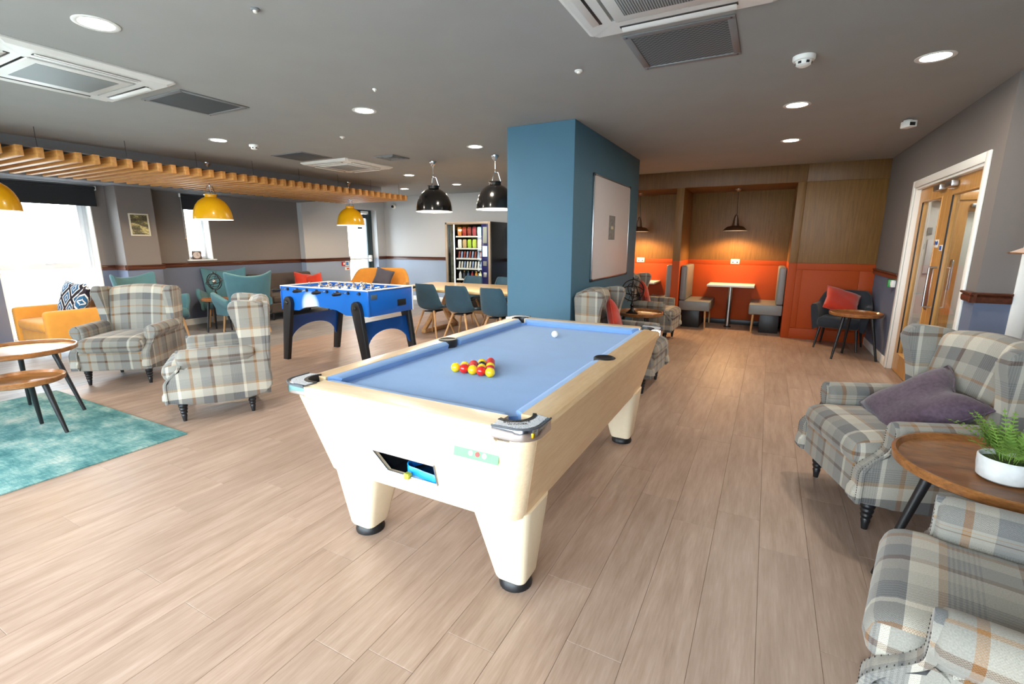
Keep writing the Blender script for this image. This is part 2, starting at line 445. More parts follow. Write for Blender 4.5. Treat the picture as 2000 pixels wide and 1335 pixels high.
def plank_bm(bm, x0, x1, y0, y1):
    g = 0.0004; x0 += g; x1 -= g; y0 += g; y1 -= g; c = 0.0011
    lo = [bm.verts.new(p) for p in ((x0, y0, -0.004), (x1, y0, -0.004), (x1, y1, -0.004), (x0, y1, -0.004))]
    md = [bm.verts.new(p) for p in ((x0, y0, -c), (x1, y0, -c), (x1, y1, -c), (x0, y1, -c))]
    hi = [bm.verts.new(p) for p in ((x0 + c, y0 + c, 0), (x1 - c, y0 + c, 0), (x1 - c, y1 - c, 0), (x0 + c, y1 - c, 0))]
    for a, b in ((lo, md), (md, hi)):
        for k in range(4): bm.faces.new((a[k], a[(k + 1) % 4], b[(k + 1) % 4], b[k]))
    bm.faces.new(hi)

boards = []
def rows(xa, xb, x_ref, zone):
    k0 = math.floor((xa - x_ref) / PW); k = k0; rnd = random.Random(3 if zone == 'oak' else 5)
    while x_ref + k * PW < xb - 1e-6:
        a, b = max(xa, x_ref + k * PW), min(xb, x_ref + (k + 1) * PW)
        y = Y0 - rnd.random() * PL
        if zone == 'oak' and k in (0, 2, 5): y = {0: 0.881, 2: 0.866, 5: 0.99}[k] - 3 * PL
        while y < YF:
            ya, yb = max(y, Y0), min(y + PL, YF)
            if b - a > 0.03 and yb - ya > 0.03: boards.append((zone, a, b, ya, yb))
            y += PL
        k += 1
rows(FB, XRR, -2.42, 'oak'); rows(XL - 0.1, FB, FB, 'grey')

def shown(b):
    n = 0; area = 0
    for i in range(5):
        for j in range(7):
            p = (b[1] + (b[2] - b[1]) * (i + .5) / 5, b[3] + (b[4] - b[3]) * (j + .5) / 7, 0)
            u, v, d = project(p) if (Vector(p) - Vector((0, 0, CAM_H))).dot(fw) > 0.1 else (-1, -1, 1)
            if 0 < u < 2000 and 0 < v < 1335: area += 1 / d ** 3
    return area * (b[2] - b[1]) * (b[4] - b[3])
boards.sort(key=shown, reverse=True)
full = None
for b in boards[:300]:
    w, l = round(b[2] - b[1], 4), round(b[4] - b[3], 4)
    if (w, l) == (PW, PL) and b[0] == 'oak':
        if full is None:
            bm = B(); plank_bm(bm, 0, PW, 0, PL); full = mesh_of(bm, 'plank', 0); full.materials.append(M['planks'])
        o = obj('plank', full, None, floor)
    else:
        bm = B(); plank_bm(bm, 0, b[2] - b[1], 0, b[4] - b[3]); o = obj('plank', bm, M['planks'] if b[0] == 'oak' else M['planks_grey'], floor, smooth=0)
    o.matrix_parent_inverse = floor.matrix_basis.inverted()
    o.location = (b[1], b[3], 0)
def child_at_world(o):            # children of an object that is not at the origin keep world coordinates
    o.matrix_parent_inverse = o.parent.matrix_basis.inverted(); return o
floor_inv = Matrix.Translation(floor.location).inverted()
for o in floor.children: o.matrix_parent_inverse = floor_inv
for zone, mm in (('oak', 'planks'), ('grey', 'planks_grey')):
    bm = B()
    for b in boards[300:]:
        if b[0] == zone: plank_bm(bm, *b[1:])
    o = tag(obj('plank_field', bm, M[mm], floor, smooth=0), kind='stuff'); o.matrix_parent_inverse = floor_inv

# ---- ceiling
sbox('ceiling', (XL - 0.35, Y0 - 0.3, CEIL), (XRR + 0.4, YF + 0.3, CEIL + 0.15), M['ceiling'])
sbox('trim_1', (-8.50, Y0, 2.50), (-7.33, 7.9, CEIL), M['soffit'])          # dropped soffit above the slats
sbox('trim_2', (XL, Y0, 2.30), (-8.50, 7.17, CEIL), M['soffit'])            # downstand over the windows

# ---- walls
grid_wall('wall_left', 'x', XL - 0.32, XL, Y0 - 0.3, 7.20, 0, CEIL, [(2.42, 3.55, 0.06, 2.28), (4.85, 5.27, 1.16, 2.28)], M['wall'])
grid_wall('wall_left_2', 'x', XL2 - 0.47, XL2, 7.17, YF + 0.2, 0, CEIL, [(8.42, 9.40, 0, 2.26)], M['wall_daylit'])
sbox('wall_left_3', (XL, 3.75, 0), (-8.77, 4.24, 2.30), M['wall'])
grid_wall('wall_far', 'y', YF, YF + 0.2, XL2 - 0.4, -3.2, 0, CEIL, [], M['wall_daylit'])
sbox('wall_far_2', (-3.4, YB + 0.02, 0), (-3.2, YF + 0.2, CEIL), M['wall'])
grid_wall('wall_right', 'x', XR, XR + 0.15, YC, YF, 0, CEIL, [(4.955, 6.96, 0, 2.065)], M['wall'])
grid_wall('wall_right_2', 'y', YC, YC + 0.15, XR + 0.15, XRR + 0.3, 0, CEIL, [(1.66, 2.62, 0, 2.06)], M['wall'])
grid_wall('wall_right_3', 'x', XRR, XRR + 0.2, Y0 - 0.2, YC + 0.15, 0, CEIL, [], M['wall'])
grid_wall('wall_front', 'y', Y0 - 0.25, Y0, XL - 0.3, XRR + 0.2, 0, CEIL, [(-6.9, 0.9, 0.2, 2.4)], M['wall'])
sbox('wall_pillar', (-2.45, 4.49, 0), (-1.72, 7.05, CEIL), M['blue_paint'], 0.004)
# corridor beyond the double doors
grid_wall('wall_corridor', 'x', 3.35, 3.5, YC + 0.15, YF, 0, CEIL, [], M['white'])
grid_wall('wall_corridor_2', 'y', 8.3, 8.45, XR + 0.15, 3.35, 0, CEIL, [], M['white'])
sbox('ground', (-60, -60, -0.4), (40, 60, -0.2), M['ground'])

# ---- booth wall: oak veneer above, orange laminate below, two recesses
ZO = 1.165; ZH = 2.345
wb_ = sbox('wall_back', (-3.2, 9.58, 0), (XR, 9.70, CEIL), M['veneer_dark'])
winv = Matrix.Translation(wb_.location).inverted()
def panel(lo, hi, m, name='panel', bev=0.0012, label=None):
    c = [(a + b) / 2 for a, b in zip(lo, hi)]; s = [abs(b - a) for a, b in zip(lo, hi)]
    o = box(name, c, s, m, wb_, bev=bev); o.matrix_parent_inverse = winv
    if label: o['label'] = label
    return o
G = 0.0018
for (a, b) in ((-3.0, -1.435), (-1.314, 0.29)):                                          # recesses
    panel((a, 9.50, ZO), (b, 9.58, ZH), M['veneer']); 
    panel((a, 9.50, ZO - 0.085), (b, 9.58, ZO - G), M['orange']); panel((a, 9.502, 0.09), (b, 9.58, ZO - 0.085 - G), M['orange'])
    panel((a, 9.49, 0), (b, 9.58, 0.088), M['black_wood'], 'skirting')
    panel((a, 8.52, ZH), (b, 9.58, ZH + 0.03), M['veneer_dark'], 'recess_ceiling')
for (a, b) in ((-3.2, -3.0), (-1.435, -1.314), (0.29, 0.40)):                             # posts
    panel((a, YB, ZO), (b, 9.58, ZH), M['veneer'], 'post'); panel((a, YB, 0), (b, 9.58, ZO - G), M['orange'], 'post')
panel((0.40 + G, YB, ZO), (XR, 8.55, ZH - G), M['veneer']); panel((0.40 + G, YB, ZO - 0.10), (XR, 8.55, ZO - G), M['orange'])
for (a, b, c_, d) in ((0.40 + G, XR, 0.17, 0.17 + 0.0), ):
    pass
panel((0.40 + G, YB, 0.0), (XR, 8.55, 0.165), M['orange'])                               # bottom rail of the panelled door
panel((0.40 + G, YB, 0.168), (0.48, 8.55, ZO - 0.10 - G), M['orange'], 'stile'); panel((1.20, YB, 0.168), (XR, 8.55, ZO - 0.10 - G), M['orange'], 'stile')
panel((0.48 + G, YB + 0.0015, 0.168), (1.20 - G, 8.55, ZO - 0.10 - G), M['orange'])
panel((-3.2, YB, ZH), (0.40, 8.56, CEIL), M['veneer_dark'], 'header'); panel((0.40 + G, YB, ZH), (XR, 8.56, CEIL), M['veneer_dark'], 'header')
panel((0.40, 8.55, 0), (XR, 9.58, CEIL), M['veneer_dark'], 'carcass', 0)

# ---- dado rails (trim) and skirtings
tn = [10]
def dado(p0, p1, n):
    """rail from p0 to p1 (floor plan), n = unit normal into the room"""
    p0, p1, n = Vector(p0), Vector(p1), Vector(n); d = (p1 - p0)
    prof = [(0, DADO0), (0.020, DADO0), (0.026, DADO0 + .012), (0.026, DADO0 + .042), (0.018, DADO0 + .05), (0.034, DADO1 - .014), (0.036, DADO1 - .004), (0.030, DADO1), (0, DADO1)]
    bm = B(); rings = []
    for q in (p0, p1): rings.append([(q.x + n.x * u, q.y + n.y * u, z) for u, z in prof])
    loft(bm, rings); tn[0] += 1
    return struct('trim_%d' % tn[0], bm, M['dado'], 30)
dado((XR, 7.035), (XR, YB), (-1, 0)); dado((XR, YC - 0.036), (XR, 4.884), (-1, 0)); dado((XR - 0.036, YC), (1.57, YC), (0, -1))
dado((XL, 3.55), (XL, 3.75), (1, 0)); dado((XL, 3.75), (-8.734, 3.75), (0, -1)); dado((-8.77, 3.714), (-8.77, 4.276), (1, 0)); dado((-8.77, 4.24), (XL, 4.24), (0, 1))
dado((XL, 4.24), (XL, 7.17), (1, 0)); dado((XL, 7.17), (XL2 + 0.036, 7.17), (0, -1)); dado((XL2, 7.134), (XL2, 8.42), (1, 0)); dado((XL2, 9.40), (XL2, YF), (1, 0))
dado((XL2, YF), (-3.4, YF), (0, -1)); dado((XL, Y0), (XL, 2.42), (1, 0))

def base(name, lo, hi): return sbox(name, lo, hi, M['white'], 0.004)
base('baseboard_right', (XR - 0.016, 7.035, 0), (XR, YB, 0.11)); base('baseboard_right_2', (XR, YC - 0.016, 0), (1.57, YC, 0.11))
base('baseboard_left', (XL, 4.24, 0), (XL + 0.016, 7.17, 0.11)); base('baseboard_left_2', (XL2, 7.17, 0), (XL2 + 0.016, 8.42, 0.11))
base('baseboard_left_3', (XL, 3.734, 0), (-8.754, 3.75, 0.11)); base('baseboard_far', (XL2, YF - 0.016, 0), (-3.4, YF, 0.11)); base('baseboard_left_4', (XL, Y0, 0), (XL + 0.016, 2.42, 0.11))

# ---- windows
def frame_bar(lo, hi, m, parent, name='frame_bar'):
    c = [(a + b) / 2 for a, b in zip(lo, hi)]; s = [abs(b - a) for a, b in zip(lo, hi)]
    return box(name, c, s, m, parent, bev=0.006)
def window_x(name, x, y0, y1, z0, z1, bars, m, t=0.06, d=0.07):
    w = tag(bpy.data.objects.new(name, None), kind='structure'); link(w)
    frame_bar((x, y0, z0), (x + d, y0 + t, z1), m, w); frame_bar((x, y1 - t, z0), (x + d, y1, z1), m, w)
    frame_bar((x, y0 + t, z0), (x + d, y1 - t, z0 + t), m, w); frame_bar((x, y0 + t, z1 - t), (x + d, y1 - t, z1), m, w)
    zs = [z0 + t] + [b for b in bars] + [z1 - t]
    for b in bars: frame_bar((x, y0 + t, b - t * 0.75), (x + d + 0.02, y1 - t, b + t * 0.75), m, w, 'transom')
    for a, b in zip(zs, zs[1:]): box('pane', (x + d / 2, (y0 + y1) / 2, (a + b) / 2), (0.008, y1 - y0 - 2 * t, b - a - (t if bars else 0)), M['glass'], w, bev=0)
    return w
w1 = window_x('window_1', XL - 0.24, 2.42, 3.55, 0.06, 2.28, [1.12], M['upvc'])
frame_bar((XL - 0.235, 3.43, 1.14), (XL - 0.15, 3.49, 2.22), M['upvc'], w1, 'sash_stile'); box('window_handle', (XL - 0.13, 2.99, 1.155), (0.05, 0.11, 0.018), M['upvc'], w1, bev=0.006)
for lo, hi in (((XL - .18, 3.535, .06), (XL + .002, 3.552, 2.28)), ((XL - .18, 2.418, .06), (XL + .002, 2.435, 2.28))): frame_bar(lo, hi, M['white'], w1, 'reveal')
w2 = window_x('window_2', XL - 0.24, 4.85, 5.27, 1.16, 2.28, [], M['upvc'], 0.05)
box('window_sill', (XL - 0.07, 5.06, 1.148), (0.24, 0.50, 0.024), M['white'], w2, bev=0.006)
for lo, hi in (((XL - .18, 5.255, 1.16), (XL + .002, 5.272, 2.28)), ((XL - .18, 4.848, 1.16), (XL + .002, 4.865, 2.28))): frame_bar(lo, hi, M['white'], w2, 'reveal')
# large glazing behind the camera
w3 = tag(bpy.data.objects.new('window_3', None), kind='structure'); link(w3)
for i in range(8): frame_bar((-6.9 + 1.1057 * i, Y0 - 0.2, 0.2), (-6.84 + 1.1057 * i, Y0 - 0.12, 2.4), M['upvc'], w3, 'mullion')
for z in (0.2, 2.34): frame_bar((-6.84, Y0 - 0.2, z), (0.84, Y0 - 0.12, z + 0.06), M['upvc'], w3)
for i in range(7): box('pane', (-6.84 + 1.1057 * (i + .5) - .03, Y0 - 0.16, 1.3), (1.045, 0.008, 2.08), M['glass'], w3, bev=0)

# ---- exit door in the left wall (dark aluminium, fully glazed)
d2 = tag(bpy.data.objects.new('door_2', None), kind='structure'); link(d2); xd = XL2 - 0.25
for lo, hi, nm in (((xd, 8.42, 0), (xd + .08, 8.48, 2.26), 'jamb'), ((xd, 9.32, 0), (xd + .08, 9.40, 2.26), 'jamb'), ((xd, 8.48, 2.17), (xd + .10, 9.32, 2.26), 'head'),
                   ((xd + .01, 8.49, 0.01), (xd + .06, 8.56, 2.16), 'stile'), ((xd + .01, 9.24, 0.01), (xd + .06, 9.31, 2.16), 'stile'), ((xd + .01, 8.56, 0.01), (xd + .06, 9.24, 0.12), 'rail'), ((xd + .01, 8.56, 2.06), (xd + .06, 9.24, 2.16), 'rail')):
    frame_bar(lo, hi, M['dark_frame'], d2, nm)
box('pane', (xd + .035, 8.90, 1.09), (0.008, 0.68, 1.94), M['glass'], d2, bev=0)
obj('push_bar', tube(B(), [(xd + .13, 8.52, 1.06), (xd + .13, 9.28, 1.06)], 0.018, 10), M['white_metal'], d2)
box('bar_bracket', (xd + .10, 9.27, 1.06), (0.08, 0.06, 0.16), M['white_metal'], d2, bev=0.01); box('bar_bracket', (xd + .10, 8.53, 1.06), (0.08, 0.06, 0.16), M['white_metal'], d2, bev=0.01)
box('closer', (xd + .12, 9.12, 2.20), (0.06, 0.22, 0.06), M['white_metal'], d2, bev=0.01)
box('exit_decal', (xd + .045, 8.95, 1.98), (0.004, 0.22, 0.10), plain('yellow_decal', srgb(226, 206, 60), 0.5), d2, bev=0); box('exit_decal', (xd + .045, 9.02, 1.82), (0.004, 0.16, 0.05), M['dark_frame'], d2, bev=0)

# ---- double oak doors
d1 = tag(bpy.data.objects.new('door_1', None), kind='structure'); link(d1)
YA, YZ, ZD = 4.955, 6.96, 2.065
AX = XR - 0.018
for lo, hi in (((AX, YA - 0.07, 0), (XR + .0, YA + 0.005, ZD + 0.07)), ((AX, YZ - 0.005, 0), (XR, YZ + 0.07, ZD + 0.07)), ((AX, YA + 0.005, ZD - 0.005), (XR, YZ - 0.005, ZD + 0.07))):
    frame_bar(lo, hi, M['white'], d1, 'architrave')
for lo, hi in (((XR, YA, 0), (XR + .15, YA + 0.028, ZD)), ((XR, YZ - 0.028, 0), (XR + .15, YZ, ZD)), ((XR, YA + .028, ZD - 0.028), (XR + .15, YZ - .028, ZD))): frame_bar(lo, hi, M['white'], d1, 'lining')
X0, X1 = XR + 0.045, XR + 0.09
for side, (a, b) in enumerate(((YA + 0.031, 5.955), (5.959, YZ - 0.031))):
    lf = grid_wall('door_leaf', 'x', X0, X1, a, b, 0.008, ZD - 0.031, [(a + 0.15, b - 0.15, 0.22, 1.90)], M['door_oak'], parent=d1)
    for lo, hi in (((X0 - .006, a + .142, .212), (X1 + .006, a + .158, 1.908)), ((X0 - .006, b - .158, .212), (X1 + .006, b - .142, 1.908)), ((X0 - .006, a + .158, 1.892), (X1 + .006, b - .158, 1.908)), ((X0 - .006, a + .158, .212), (X1 + .006, b - .158, .228))):
        frame_bar(lo, hi, M['door_oak'], lf, 'glazing_bead')
    box('pane', ((X0 + X1) / 2, (a + b) / 2, 1.06), (0.008, b - a - 0.31, 1.67), M['glass'], lf, bev=0); box('gasket', (X0 - .002, b - .162, 1.06), (.012, .008, 1.66), M['black'], lf, bev=0)
    box('door_closer', (X0 - 0.03, (b - 0.17) if side == 0 else (a + 0.17), 1.985), (0.055, 0.20, 0.055), M['steel'], lf, bev=0.008)
    if side == 0:
        hy = b - 0.06
        obj('pull_handle', tube(B(), spline([(X0, hy, 1.24), (X0 - .05, hy, 1.235), (X0 - .055, hy, 1.20), (X0 - .055, hy, 0.90), (X0 - .05, hy, 0.865), (X0, hy, 0.86)], 4), 0.010, 10), M['steel'], lf)
        box('door_sign', (X0 - .002, b - 0.075, 1.42), (0.004, 0.085, 0.055), M['white'], lf, bev=0.001)
        box('door_sign', (X0 - .005, b - 0.075, 1.42), (0.003, 0.055, 0.038), plain('sign_blue', srgb(40, 92, 170), 0.5), lf, bev=0.001)
    else:
        box('push_plate', (X0 - .002, a + 0.075, 1.03), (0.004, 0.10, 0.42), M['steel'], lf, bev=0.001)
        for k in (0, 1):
            box('door_sign', (X0 - .002, a + 0.045 + 0.055 * k, 1.46), (0.004, 0.05, 0.075), M['white'], lf, bev=0.001)
            bm = B(); lathe(bm, [(0.019, 0), (0.019, 0.004)], 16); move(bm, Matrix.Rotation(R(-90), 4, 'Y')); obj('sign_disc', bm, M['foos_dark'], lf, loc=(X0 - .004, a + 0.045 + 0.055 * k, 1.465))
# opening in the wall beside the doors: white architrave
d3 = tag(bpy.data.objects.new('door_3', None), kind='structure'); link(d3)
for lo, hi in (((1.575, YC - .018, 0), (1.665, YC, 2.13)), ((2.615, YC - .018, 0), (2.70, YC, 2.13)), ((1.665, YC - .018, 2.055), (2.615, YC, 2.13))): frame_bar(lo, hi, M['white'], d3, 'architrave')
for lo, hi in (((1.66, YC, 0), (1.69, YC + .15, 2.06)), ((2.59, YC, 0), (2.62, YC + .15, 2.06)), ((1.69, YC, 2.03), (2.59, YC + .15, 2.06))): frame_bar(lo, hi, M['white'], d3, 'lining')
# oak door and notices seen through the glass
d4 = tag(bpy.data.objects.new('door_4', None), kind='structure'); link(d4)
lf = grid_wall('door_leaf', 'y', 8.22, 8.265, 2.04, 2.86, 0.01, 2.0, [(2.19, 2.72, 0.3, 1.86)], M['door_oak'], parent=d4); box('pane', (2.455, 8.243, 1.08), (.54, .008, 1.57), M['glass'], lf, bev=0)
hx_ = 2.12
obj('pull_handle', tube(B(), spline([(hx_, 8.22, 1.25), (hx_, 8.17, 1.24), (hx_, 8.165, 1.2), (hx_, 8.165, .92), (hx_, 8.17, .88), (hx_, 8.22, .87)], 4), 0.010, 8), M['steel'], lf); box('door_closer', (2.3, 8.19, 1.93), (.2, .05, .05), M['steel'], lf, bev=0.008)
for lo, hi in (((1.60, 8.20, 2.0), (2.95, 8.29, 2.10)), ((1.56, 8.20, 0), (1.66, 8.29, 2.10)), ((2.87, 8.20, 0), (2.95, 8.29, 2.0))): frame_bar(lo, hi, M['door_oak'], d4, 'frame')
sbox('trim_40', (1.53, 8.28, 0), (3.35, 8.3, 0.14), M['white'], 0.004)

# ================================================================== CEILING FITTINGS
cl = CEIL
def place(o, x, y, z, rz=0): o.location = (x, y, z); o.rotation_euler = (0, 0, rz); return o

# recessed downlights: trim ring, diffuser and a small warm lamp each
dl = empty('downlight', '', 'light')
obj('trim_ring', lathe(B(), [(0.078, 0.004), (0.078, -0.003), (0.098, -0.006), (0.104, -0.003), (0.104, 0.0)], 40, cap=False), M['white_metal'], dl)
obj('diffuser', lathe(B(), [(0, -0.002), (0.06, -0.002), (0.079, -0.0005)], 40, cap=False), M['downlight'], dl)
DL = [(-3.27, 1.44, 'above the floor between the pool table and the teal rug'), (-3.265, 3.36, 'between the pool table and the football table'), (-5.65, 3.50, 'beside the slatted timber raft above the tartan chairs'), (-3.26, 5.17, 'by the blue pillar near the black pendants'),
      (0.80, 4.11, 'above the tartan chair by the double doors'), (0.09, 4.93, 'in front of the whiteboard'), (0.10, 6.53, 'nearest the oak booth wall'), (-5.61, 6.75, 'between the football table and the dining table'), (-5.64, 8.23, 'in front of the vending machine'), (-7.10, 8.37, 'behind the end of the slatted timber raft')]
for i, (x, y, where) in enumerate(DL):
    o = dl if i == 0 else dup(dl)
    tag(place(o, x, y, cl), 'round white recessed ceiling downlight ' + where, 'light', 'recessed downlights')
    l = bpy.data.lights.new('downlight_lamp', 'AREA'); l.shape = 'DISK'; l.size = 0.15; l.energy = 13; l.color = (1, 0.88, 0.72)
    lo = bpy.data.objects.new('downlight_lamp', l); link(lo); lo.location = (x, y, cl - 0.012); lo.rotation_euler = (0, 0, 0)

# four-way ceiling cassettes
def cassette():
    r = empty('air_conditioner', '', 'air conditioner'); h = 0.475
    prof = [(h, 0.0), (h, -0.012), (h - .03, -0.030), (0.30, -0.036), (0.30, 0.0)]
    bm = B(); loft(bm, [[(x * sx, x * sy, z) for sx, sy in ((1, 1), (-1, 1), (-1, -1), (1, -1))] for x, z in prof], caps=False)
    bmesh.ops.bevel(bm, geom=[e for e in bm.edges if abs(e.verts[0].co.z - e.verts[1].co.z) > 1e-4 and abs(abs(e.verts[0].co.x) - abs(e.verts[0].co.y)) < 1e-4 and abs(e.verts[0].co.x) > 0.4], offset=0.02, segments=3, affect='EDGES')
    obj('fascia', bm, M['white_metal'], r, smooth=25)
    for k in range(4):
        Q = Matrix.Rotation(math.pi / 2 * k, 3, 'Z')
        s = obj('louvre_slot', move(bx(B(), (0.365, 0, -0.031), (0.030, 0.56, 0.012), 0.002), Q.to_4x4()), M['black'], r)
        obj('louvre', move(bx(B(), (0.375, 0, -0.036), (0.052, 0.55, 0.008), 0.003, rot=Matrix.Rotation(R(16), 3, 'Y')), Q.to_4x4()), M['white_metal'], r)
    gr = obj('intake_panel', bx(B(), (0, 0, -0.037), (0.56, 0.56, 0.012), 0.004), M['white_metal'], r)
    obj('intake_mesh', bx(B(), (0, 0, -0.0425), (0.44, 0.44, 0.004), 0.001), M['intake'], r)
    return r
g = N('intake_grille'); w = g.n('ShaderNodeTexWave', {'Vector': g.objc(), 'Scale': 26.0}, bands_direction='X').outputs['Fac']
g.set(Base_Color=g.ramp(w, [(0.3, srgb(96, 104, 106)), (0.7, srgb(176, 184, 184))]), Roughness=0.5); g.bump(w, 0.004, 0.8); M['intake'] = g.m
ac = cassette()
for i, (x, y, where) in enumerate(((-4.38, 1.69, 'above the teal rug and tartan chairs'), (-0.52, 2.34, 'above the near end of the pool table'), (-5.70, 5.46, 'beside the dark access hatch'))):
    o = ac if i == 0 else dup(ac)
    tag(place(o, x, y, cl), 'square white ceiling air conditioning cassette ' + where, 'air conditioner', 'ceiling cassettes')

def grille(x, y, s, label, core):
    r = empty('return_air_grille', label, 'grille', (x, y, cl), 0, 'return air grilles'); h = s / 2
    for (c, d) in (((0, h - .02, -.004), (s, .04, .008)), ((0, -h + .02, -.004), (s, .04, .008)), ((h - .02, 0, -.004), (.04, s - .08, .008)), ((-h + .02, 0, -.004), (.04, s - .08, .008))): box('frame_bar', c, d, M['grey_metal'], r, bev=0.002)
    box('core', (0, 0, -0.002), (s - .078, s - .078, 0.003), core, r, bev=0)
    for sx in (-1, 1):
        for sy in (-1, 1): obj('screw', lathe(B(), [(0.006, -0.008), (0.006, -0.0095), (0, -0.0105)], 8), M['black'], r, loc=(sx * (h - .02), sy * (h - .02), 0))
g = N('eggcrate_core'); v = g.n('ShaderNodeTexChecker', {'Vector': g.objc(), 'Scale': 60.0, 1: srgb(110, 118, 120), 2: srgb(70, 78, 84)})
g.set(Base_Color=v.outputs[0], Roughness=0.6); g.bump(v.outputs['Fac'], 0.003, 0.7); M['eggcrate'] = g.m
grille(-4.34, 2.54, 0.56, 'grey perforated ceiling grille beside the cassette above the teal rug', M['grille_dark'])
grille(-0.555, 3.19, 0.58, 'grey eggcrate ceiling grille beside the cassette above the pool table', M['eggcrate'])
hat = empty('access_hatch', 'dark grey square ceiling access hatch above the football table', 'hatch', (-5.70, 4.65, cl))
box('frame', (0, 0, -0.003), (0.60, 0.50, 0.006), M['grey_metal'], hat, bev=0.002); box('hatch_door', (0, 0, -0.007), (0.55, 0.45, 0.004), M['grille_dark'], hat, bev=0.001)
vt = empty('ceiling_vent', 'small square louvred ceiling vent near the black pendants', 'vent', (-4.66, 5.26, cl))
for k, s in enumerate((0.34, 0.25, 0.16)):
    bm = B(); loft(bm, [[(sx * a / 2, sy * a / 2, z) for sx, sy in ((1, 1), (-1, 1), (-1, -1), (1, -1))] for a, z in ((s, -0.002), (s - .012, -.014), (s - .05, -.004), (s - .05, 0.0), (s, 0.0))], caps=False)
    obj('louvre_ring', bm, M['grey_metal'], vt, smooth=20)
box('core', (0, 0, -0.004), (0.10, 0.10, 0.006), M['grille_dark'], vt, bev=0.001)

def detector(x, y, label, s=1.0):
    r = empty('smoke_detector', label, 'smoke detector', (x, y, cl), 0, 'smoke detectors')
    obj('base', lathe(B(), [(0, 0), (0.055 * s, 0), (0.055 * s, -0.018 * s), (0.050 * s, -0.024 * s), (0, -0.024 * s)], 28), M['white'], r)
    obj('chamber', lathe(B(), [(0.040 * s, -0.024 * s), (0.036 * s, -0.044 * s), (0.022 * s, -0.052 * s), (0, -0.052 * s)], 28), M['white'], r)
    for k in range(6):
        a = math.pi / 3 * k; bm = bx(B(), (0.0375 * s, 0, -0.035 * s), (0.006 * s, 0.016 * s, 0.012 * s), 0.001); obj('vent_slot', move(bm, Matrix.Rotation(a, 4, 'Z')), M['black'], r)
detector(0.077, 3.72, 'white round smoke detector on the ceiling above the aisle right of the pool table', 1.15)
detector(-5.55, 3.86, 'white round smoke detector on the ceiling near the slatted timber raft')
def disc(name, x, y, label, r=0.028, m='white', cat='sensor'):
    e = empty(name, label, cat, (x, y, cl)); obj('base', lathe(B(), [(0, 0), (r, 0), (r, -0.006), (r * .8, -0.010), (0, -0.010)], 20), M[m], e); obj('lens', lathe(B(), [(r * .5, -0.010), (r * .42, -0.018), (0, -0.022)], 16), M['lamp_white'], e)
disc('motion_sensor', -1.25, 3.30, 'small white ceiling sensor above the far end of the pool table')
disc('motion_sensor', -4.265, 4.03, 'small white ceiling sensor above the football table')
disc('motion_sensor', -2.75, 2.95, 'tiny white ceiling sensor left of the pool table', 0.018)
disc('sprinkler_head', -2.37, 1.73, 'small dark ceiling sprinkler cap left of the pool table', 0.022, 'grey_metal', 'sprinkler')
cm = empty('security_camera', 'white boxy security camera on the ceiling by the double doors', 'camera', (1.035, 5.945, cl), R(30))
box('bracket', (0.02, 0.03, -0.012), (0.04, 0.06, 0.024), M['white'], cm); box('housing', (0, -0.01, -0.05), (0.075, 0.11, 0.06), M['white'], cm, bev=0.008); box('lens_window', (-0.01, -0.062, -0.055), (0.05, 0.01, 0.03), M['black'], cm, bev=0.002)
c2 = empty('security_camera', 'white round security camera high on the far wall by the exit door', 'camera', (-8.60, YF, 2.36)); 
bm = B(); lathe(bm, [(0, 0), (0.06, 0), (0.06, 0.03), (0.045, 0.05), (0, 0.05)], 20); move(bm, Matrix.Rotation(R(90), 4, 'X')); obj('base', bm, M['white'], c2)
bm = B(); lathe(bm, [(0.035, 0.05), (0.030, 0.075), (0, 0.085)], 16); move(bm, Matrix.Rotation(R(90), 4, 'X')); obj('lens', bm, M['black'], c2)

# ---- slatted timber raft hung on wires
raft = empty('slat_raft', 'long suspended raft of pine slats hung on thin wires below the ceiling', 'ceiling raft', (-7.51, 4.4, 2.30))
SX = 1.82; slat_me = mesh_of(bx(B(), (0, 0, 0), (SX, 0.057, 0.10), 0.003), 'slat'); slat_me.materials.append(M['slat'])
ys = [2.086 + 0.155 * k for k in range(-10, 38)]
for y in ys: obj('slat', slat_me, None, raft, loc=(0, y - 4.4, 0.05))
for x in (-0.62, 0.62): box('bearer', (x, (ys[0] + ys[-1]) / 2 - 4.4, 0.112), (0.045, ys[-1] - ys[0] + 0.06, 0.022), M['black'], raft, bev=0.002)
for y in ys[1::5]:
    obj('hanging_wire', tube(B(), [(0.86, y - 4.4, 0.10), (0.86, y - 4.4, CEIL - 2.30)], 0.0025, 6), M['black'], raft); obj('hanging_wire', tube(B(), [(-0.62, y - 4.4, 0.10), (-0.62, y - 4.4, 0.20)], 0.0025, 6), M['black'], raft)

